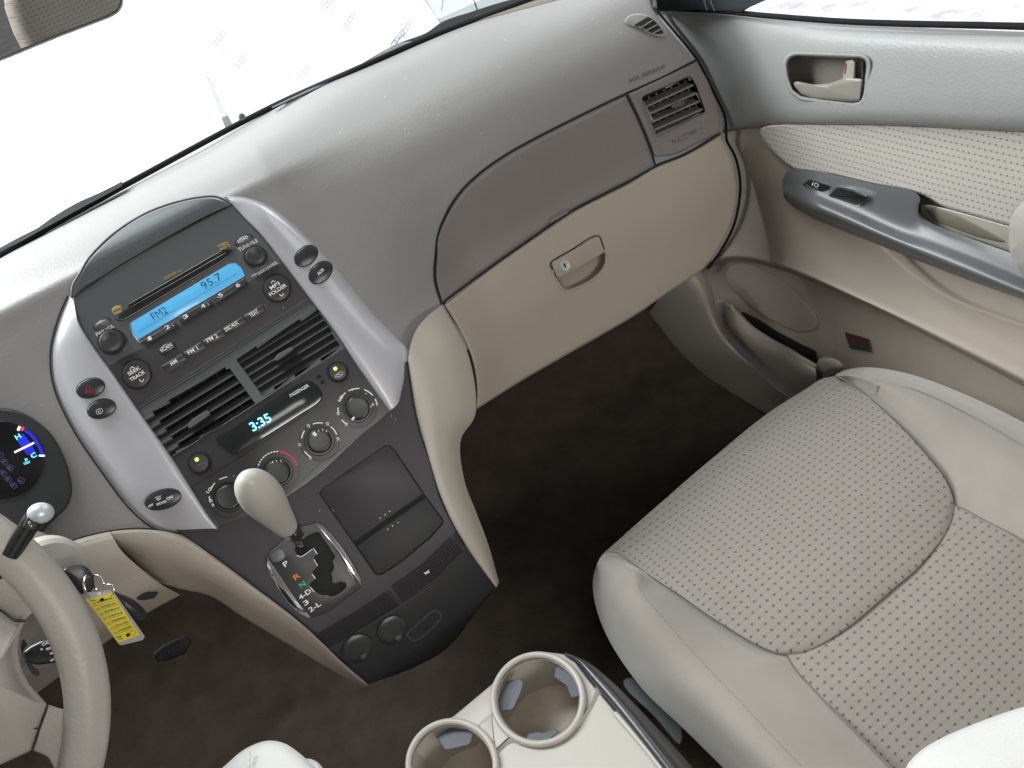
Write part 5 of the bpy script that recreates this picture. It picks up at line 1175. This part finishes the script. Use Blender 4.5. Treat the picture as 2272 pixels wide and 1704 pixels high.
# ================================================================== CUP HOLDER CONSOLE
cs = plane_surf((0, 0, CAM.z-.70), (0, 0, 1))
CH = thing('cup_holder_console', 'light beige floor console with two round cup holders and a dark side rail', 'cup holder', tuple(cs(1200, 1620)))
r1 = ell(*zF(1572, 430), 94, 93, 0); r2 = ell(*zF(1170, 738), 91, 91, 0)
q1 = ell(*zF(1568, 425), 99, 99, 0); q2 = ell(*zF(1166, 733), 97, 97, 0)
body = zF([(960, 900), (950, 760), (975, 640), (1050, 560), (1110, 530), (1172, 505), (1355, 352), (1370, 320), (1440, 250), (1530, 212), (1600, 203), (1690, 214), (1745, 250), (1800, 325), (1930, 480), (2140, 746), (2270, 930)])
plate('console_body', body, cs, M_cup, CH, off=-.012, th=.010, bev=4, rad=3, holes=[inset(v2(r1), 3), inset(v2(r2), 3)])
for rr in (r1, r2):
    bowl('cup_well', rr, cs, M_cupin, CH, off=.001, depth=.075, ins=10, lip=.0, lipw=0)
    c3 = [cs(p[0], p[1], .001) for p in (q1 if rr is r1 else q2)]
    tube('cup_rim', c3, .0033, M_cup, CH, n=16, res=90, closed=True)
ws = off_s(cs, -.012)
for pts in ([(1380, 425), (1420, 342), (1485, 326), (1502, 352), (1485, 400), (1455, 465), (1440, 478), (1380, 478)], [(1650, 258), (1720, 285), (1765, 352), (1770, 408), (1722, 420), (1700, 362), (1642, 322)], [(1505, 622), (1522, 585), (1568, 575), (1590, 580), (1650, 562), (1668, 578), (1610, 620), (1540, 630)], [(1090, 602), (1150, 560), (1272, 568), (1250, 636), (1190, 652), (1132, 664)]):
    plate('rubber_grip', zF(pts), cs, M_rub, CH, off=-.016, th=.008, bev=1.8, rad=3)
plate('dividing_bridge', zF([(1285, 545), (1350, 487), (1380, 515), (1435, 600), (1365, 668), (1330, 610)]), cs, M_cup, CH, off=-.006, th=.006, bev=3, rad=2)
tray = Loft([zF([(1365, 672), (1440, 612), (1560, 625), (1680, 600), (1780, 500), (1830, 400), (1840, 360)]), zF([(1370, 720), (1450, 690), (1600, 700), (1720, 660), (1830, 570), (1890, 500), (1925, 482)]), zF([(1372, 900), (1500, 900), (1700, 900), (1900, 900), (2050, 850), (2100, 780), (2150, 760)])])
patch('tray', tray, cs, M_cup, CH, 30, 20, off=lambda u, v: interp(v, [(0, .001), (.2, -.004), (.45, -.020), (1, -.024)]), skirt=.01, sides='')
tube('tray_edge', [cs(*p, -.001) for p in zF([(1930, 490), (2050, 630), (2170, 780)])], .003, M_cup, CH, n=8)
rail = Loft([zF([(1690, 213), (1745, 250), (1800, 325), (1930, 482), (2140, 748), (2240, 880)]), zF([(1695, 205), (1765, 240), (1850, 320), (1975, 460), (2175, 715), (2290, 870)]), zF([(1700, 206), (1800, 250), (1900, 330), (2040, 470), (2212, 655), (2380, 850)])])
patch('side_rail', rail, cs, M_rail, CH, 40, 16, off=lambda u, v: interp(v, [(0, -.006), (.12, .004), (.5, .006), (.8, -.006), (1, -.04)]), skirt=.25, sides='', angle=60)
# pedestal: front wall of the console under the rims
pd = Loft([zF([(950, 760), (975, 640), (1050, 560), (1110, 530), (1172, 505), (1355, 352), (1370, 320), (1440, 250), (1530, 212), (1600, 203), (1690, 214), (1745, 250)])])if 0 else None
bm = bmesh.new(); O = rounded(inset(v2(body), 5), 3)
tp = [cs(p.x, p.y, -.010) for p in O]; ctr = sum(tp, Vector((0, 0, 0)))/len(tp)
lay = [[bm.verts.new(p) for p in tp]]
for dz, k in ((.02, 1.0), (.10, .97), (.35, .9)):
    lay.append([bm.verts.new(Vector((ctr.x+(p.x-ctr.x)*k, ctr.y+(p.y-ctr.y)*k, p.z-dz))) for p in tp])
for a, b in zip(lay, lay[1:]):
    for i in range(len(a)): bm.faces.new((a[i], a[(i+1) % len(a)], b[(i+1) % len(a)], b[i]))
bmesh.ops.recalc_face_normals(bm, faces=bm.faces); me = bpy.data.meshes.new('pedestal'); bm.to_mesh(me); bm.free(); link('pedestal', me, M_cup, CH)
SR = plate('seat_rail_cover', zF([(1960, 340), (2000, 320), (2120, 440), (2240, 560), (2230, 640), (2100, 500), (1975, 380)]), plane_surf((0, 0, .14), (0, 0, 1)), M_cap, None, off=0, th=.02, bev=3, smooth=True)
tag(SR, 'small black seat rail cover on the carpet beside the passenger seat', 'rail cover')

# ================================================================== FLOOR
fl = []; nx, ny = 60, 70
def fz(x, y):
    z = .08
    if y > .9: z += (y-.9)*.8*sstep(y, .9, 1.35)
    z += .05*math.exp(-((x+.02)/.16)**2)*(1-sstep(y, .95, 1.3)*.2)
    return z+.0025*math.sin(x*31+math.sin(y*17)*2)+.002*math.sin(y*43+x*9)
for j in range(ny+1):
    for i in range(nx+1):
        x = -.85+1.60*i/nx; y = -1.4+2.85*j/ny; fl.append((x, y, fz(x, y)))
me = mesh('carpet', fl, [(j*(nx+1)+i, j*(nx+1)+i+1, (j+1)*(nx+1)+i+1, (j+1)*(nx+1)+i) for j in range(ny) for i in range(nx)])
o = link('carpet', me, M_carpet); o['kind'] = 'structure'
# unseen firewall and raised left wall, set to keep daylight out of the footwells
bm = bmesh.new()
for x0, x1, y0, y1, z0, z1 in ((-.85, .88, 1.32, 1.36, -.1, .78), (-.90, -.84, -.4, 1.30, -.05, .90), (.865, .90, -1.4, 1.44, -.05, .66)):
    bmesh.ops.create_cube(bm, size=1, matrix=Matrix.Translation(((x0+x1)/2, (y0+y1)/2, (z0+z1)/2)) @ Matrix.Diagonal((x1-x0, y1-y0, z1-z0, 1)))
me = bpy.data.meshes.new('car_body'); bm.to_mesh(me); bm.free()
CB = thing('white_car', 'white bonnet and shell of the car beyond the windshield', 'car bonnet', (0, 1.5, .2))
link('body_shell', me, M_lowblk, CB, smooth=False)
bp_ = thing('brake_pedal', 'dark ribbed brake pedal in the shaded driver footwell', 'pedal', (-.2, 1.0, .25))
pdl = plane_surf((-.2, .98, .25), (0, -.8, .6))
plate('pedal_pad', zO([(930, 960), (1000, 905), (1120, 850), (1170, 880), (1130, 960), (1010, 1010), (945, 1005)]), pdl, M_seam, bp_, off=0, th=.008, bev=3, rad=4)
strokes('tread', [zO([(940+k*26, 985-k*18), (975+k*24, 940-k*12), (985+k*26, 990-k*18)]) for k in range(6)], 2, pdl, M_lowblk, bp_, off=.008, th=.001)

# ================================================================== WINDSHIELD, WIPER, BONNET
wl = [(-90, 618), (0, 566), (294, 402), (600, 239), (790, 154), (982, 71), (1165, 3), (1330, -60)]
WSH = thing('windshield', 'clear sloping windshield above the dashboard', 'windshield', (0, 1.2, .86))
b0 = [base_s(*p, .004) for p in wl]
bm = bmesh.new(); bt = []; tpz = []
for i in range(13):
    x = -.85+1.62*i/12; yb = 1.27-.07*abs(x)**2*0+.0; bt.append(bm.verts.new((x, 1.30-.10*x*x, .862))); tpz.append(bm.verts.new((x*.82, .42-.08*x*x, 1.42)))
for i in range(12): bm.faces.new((bt[i], bt[i+1], tpz[i+1], tpz[i]))
bmesh.ops.solidify(bm, geom=bm.faces[:], thickness=.005)
me = bpy.data.meshes.new('glass_pane'); bm.to_mesh(me); bm.free(); link('glass_pane', me, M_glass, WSH)
tube('glass_seal', [dash(p[0], p[1], .003) for p in wl], .0042, M_rubber, WSH, n=10, res=80)
wp = base_s
WP = thing('wiper', 'black wiper arm lying along the foot of the windshield', 'wiper', tuple(wp(900, 80)))
def strip(name, top_, bot_, m, parent, off=.003, th=.006): return patch(name, Loft([top_, bot_]), wp, m, parent, 60, 4, off=off, skirt=.01, sides='')
strip('wiper_arm', zM([(560, 552), (760, 455), (960, 362), (1180, 240), (1340, 180), (1430, 118), (1600, 60), (1750, 12), (1880, -20)]), zM([(560, 562), (760, 478), (960, 390), (1180, 290), (1340, 218), (1430, 175), (1600, 108), (1750, 52), (1880, 6)]), M_rubber, WP)
strip('wiper_blade', zM([(500, 582), (700, 488), (900, 395), (1080, 300), (1180, 238), (1300, 222)]), zM([(500, 590), (700, 500), (900, 415), (1080, 332), (1180, 300), (1300, 250)]), mat('wiper_blue_black', (.03, .04, .05), .3), WP, off=.008)
strip('cowl_edge', zA([(-300, 720), (0, 552), (150, 470), (280, 405), (300, 395), (450, 290), (640, 180), (830, 95), (1000, 8)]), zA([(-300, 760), (0, 590), (150, 512), (280, 440), (300, 428), (450, 345), (640, 240), (830, 138), (1000, 45)]), M_rubber, WP, off=-.004)
# bonnet
bm = bmesh.new(); R2 = []
for j in range(12):
    t = j/11; y = 1.285+.80*t
    R2.append([bm.verts.new((-.8+1.6*i/16, y-.03*((i-8)/8)**2, .838-.20*t-.08*t*t-.02*((i-8)/8)**2)) for i in range(17)])
for a, b in zip(R2, R2[1:]):
    for i in range(16): bm.faces.new((a[i], a[i+1], b[i+1], b[i]))
bmesh.ops.recalc_face_normals(bm, faces=bm.faces); me = bpy.data.meshes.new('bonnet'); bm.to_mesh(me); bm.free(); bn = link('bonnet', me, M_hood, CB)
hs_ = plane_surf((0, 1.33, .832), (0, .25, 1))
plate('washer_nozzle', zL([(1948, 960), (1952, 935), (1975, 922), (1998, 930), (2010, 955), (2005, 972), (1960, 985)]), hs_, M_arm, CB, off=0, th=.006, bev=2, rad=2)
# ================================================================== MIRROR
mp_ = Vector((.0, .56, 1.11))
mir = plane_surf(mp_, (.157, -.987, -.011))
MR = thing('rearview_mirror', 'black framed rearview mirror reflecting a dotted seat back', 'mirror', tuple(mp_))
mo = zL([(-2200, 1180), (-1500, 1020), (0, 505), (500, 300), (900, 148), (975, 105), (1010, 40), (1012, -20), (900, -420), (-200, -300), (-1600, 200), (-2300, 700)])
plate('mirror_housing', mo, mir, M_keyp, MR, off=-.022, th=.024, bev=4, rad=14)
plate('mirror_glass', inset(v2(mo), 9), mir, M_mirror, MR, off=.002, th=.0004, bev=.5, rad=14, angle=1)
# rear seat seen in the mirror
RS = thing('rear_seat', 'dotted cloth rear seat back seen only in the rearview mirror', 'car seat', (.45, -1.1, .7))
cushion('backrest', (.74, -1.05, .75), (.29, .08, .36), M_fabric, RS); cushion('seat_cushion', (.74, -.75, .48), (.26, .26, .08), M_velour, RS)


# pillar
PL = thing('windshield_pillar', 'pale trim of the windshield pillar above the dashboard corner', 'pillar trim', (.72, 1.1, .9))
pp = plane_surf((.70, 1.05, .9), (-.5, -1, .3))
plate('pillar_cover', zN([(-10, -250), (95, 14), (160, 32), (320, 18), (330, 44), (360, 40), (330, -250)]), pp, M_pil, PL, off=-.01, th=.02, bev=4)
strokes('pillar_gap', [(zN([(312, -100), (318, 0), (326, 40)]), 3)], 3, pp, M_seam, PL, off=.0102)


# ================================================================== OUTSIDE
bm = bmesh.new(); bmesh.ops.create_grid(bm, x_segments=8, y_segments=8, size=30)
for v in bm.verts: v.co.z = -.42
me = bpy.data.meshes.new('ground'); bm.to_mesh(me); bm.free()
mg = mat('pale_concrete', (.62, .62, .62), .8)
N = mg.node_tree; b = N.nodes['Principled BSDF']; t = N.nodes.new('ShaderNodeTexCoord'); n1 = N.nodes.new('ShaderNodeTexNoise'); n1.inputs['Scale'].default_value = 5; n1.inputs['Detail'].default_value = 8; n1.inputs['Roughness'].default_value = .7
N.links.new(t.outputs['Object'], n1.inputs['Vector']); rp = N.nodes.new('ShaderNodeValToRGB'); rp.color_ramp.elements[0].position = .36; rp.color_ramp.elements[0].color = (.46, .45, .47, 1); rp.color_ramp.elements[1].position = .56; rp.color_ramp.elements[1].color = (.78, .78, .79, 1)
N.links.new(n1.outputs[0], rp.inputs[0]); N.links.new(rp.outputs[0], b.inputs['Base Color'])
g_ = link('ground', me, mg, smooth=False); g_['kind'] = 'structure'
def slab(name, c, s, m, parent=None):
    bm = bmesh.new(); bmesh.ops.create_cube(bm, size=1)
    for v in bm.verts: v.co = Vector((c[0]+v.co.x*s[0], c[1]+v.co.y*s[1], c[2]+v.co.z*s[2]))
    me = bpy.data.meshes.new(name); bm.to_mesh(me); bm.free(); return link(name, me, m, parent, smooth=False)
mw = mat('white_wall', (.86, .87, .88), .8)
wb = slab('white_wall', (-2, 5.05, .8), (12, .1, 2.5), mw); tag(wb, 'plain overexposed white wall beyond the windshield', 'wall')
sheetp = plane_surf((0, 4.9, 0), (0, -1, 0))
sh = plate('paper_banner', zM([(125, 370), (160, 450), (215, 560), (280, 690), (900, 500), (1425, 135), (1330, 0), (1200, -300), (-100, -300)]), sheetp, mat('banner_paper', (.80, .82, .81), .7), None, off=0, th=.02, bev=2)
tag(sh, 'white paper banner with faint grey print outside the windshield', 'banner')
plate('curl_shade', zM([(123, 366), (160, 455), (196, 560), (228, 650), (246, 700), (290, 690), (225, 565), (175, 455)]), sheetp, mat('edge_shade', (.22, .225, .22), .9), sh, off=.0205, th=.003, bev=.5)  # flat grey plate paints the shade along the curled banner edge
mk = []
for (x, y) in ((170, 210), (290, 330), (880, 110), (1195, 150), (640, 390), (770, 10), (1150, 200)):
    for k in range(4):
        x0 = x+k*14; y0 = y+20-k*20; mk.append(zM([(x0, y0+25), (x0+16, y0), (x0+30, y0+8), (x0+18, y0+34)]))
mk += [zM([(215, 310), (262, 262)]), zM([(810, 80), (852, 30)])]
strokes('faint_print', mk, 2.0, sheetp, mat('faint_grey', (.17, .19, .20), .8), sh, off=.021)
mdg = mat('door_glass_grey', (.42, .47, .49), .5)
gdoor = plate('glass_door', zM([(1335, -300), (1335, 0), (1432, 150), (1640, 120), (1900, 30), (2300, -100), (2300, -300)]), sheetp, mdg, None, off=-.05, th=.04, bev=2); tag(gdoor, 'grey-blue glazed door beyond the passenger corner of the windshield', 'door')
strokes('door_mullion', [(zM([(1580, -60), (1615, 40), (1625, 80)]), 4), (zM([(1440, -60), (1425, 60)]), 3)], 4, sheetp, M_arm, gdoor, off=-.009)

RF = thing('roof', 'pale cloth headlining above the view, added to shade the footwells', 'roof lining', (0, -.3, 1.42))  # unseen roof, added to block overhead light from the footwells
bm = bmesh.new(); bmesh.ops.create_cube(bm, size=1)
for v in bm.verts: v.co = Vector((v.co.x*1.32, -.45+v.co.y*1.9, 1.44+v.co.z*.03))
me = bpy.data.meshes.new('headlining'); bm.to_mesh(me); bm.free(); link('headlining', me, M_pil, RF, smooth=False)
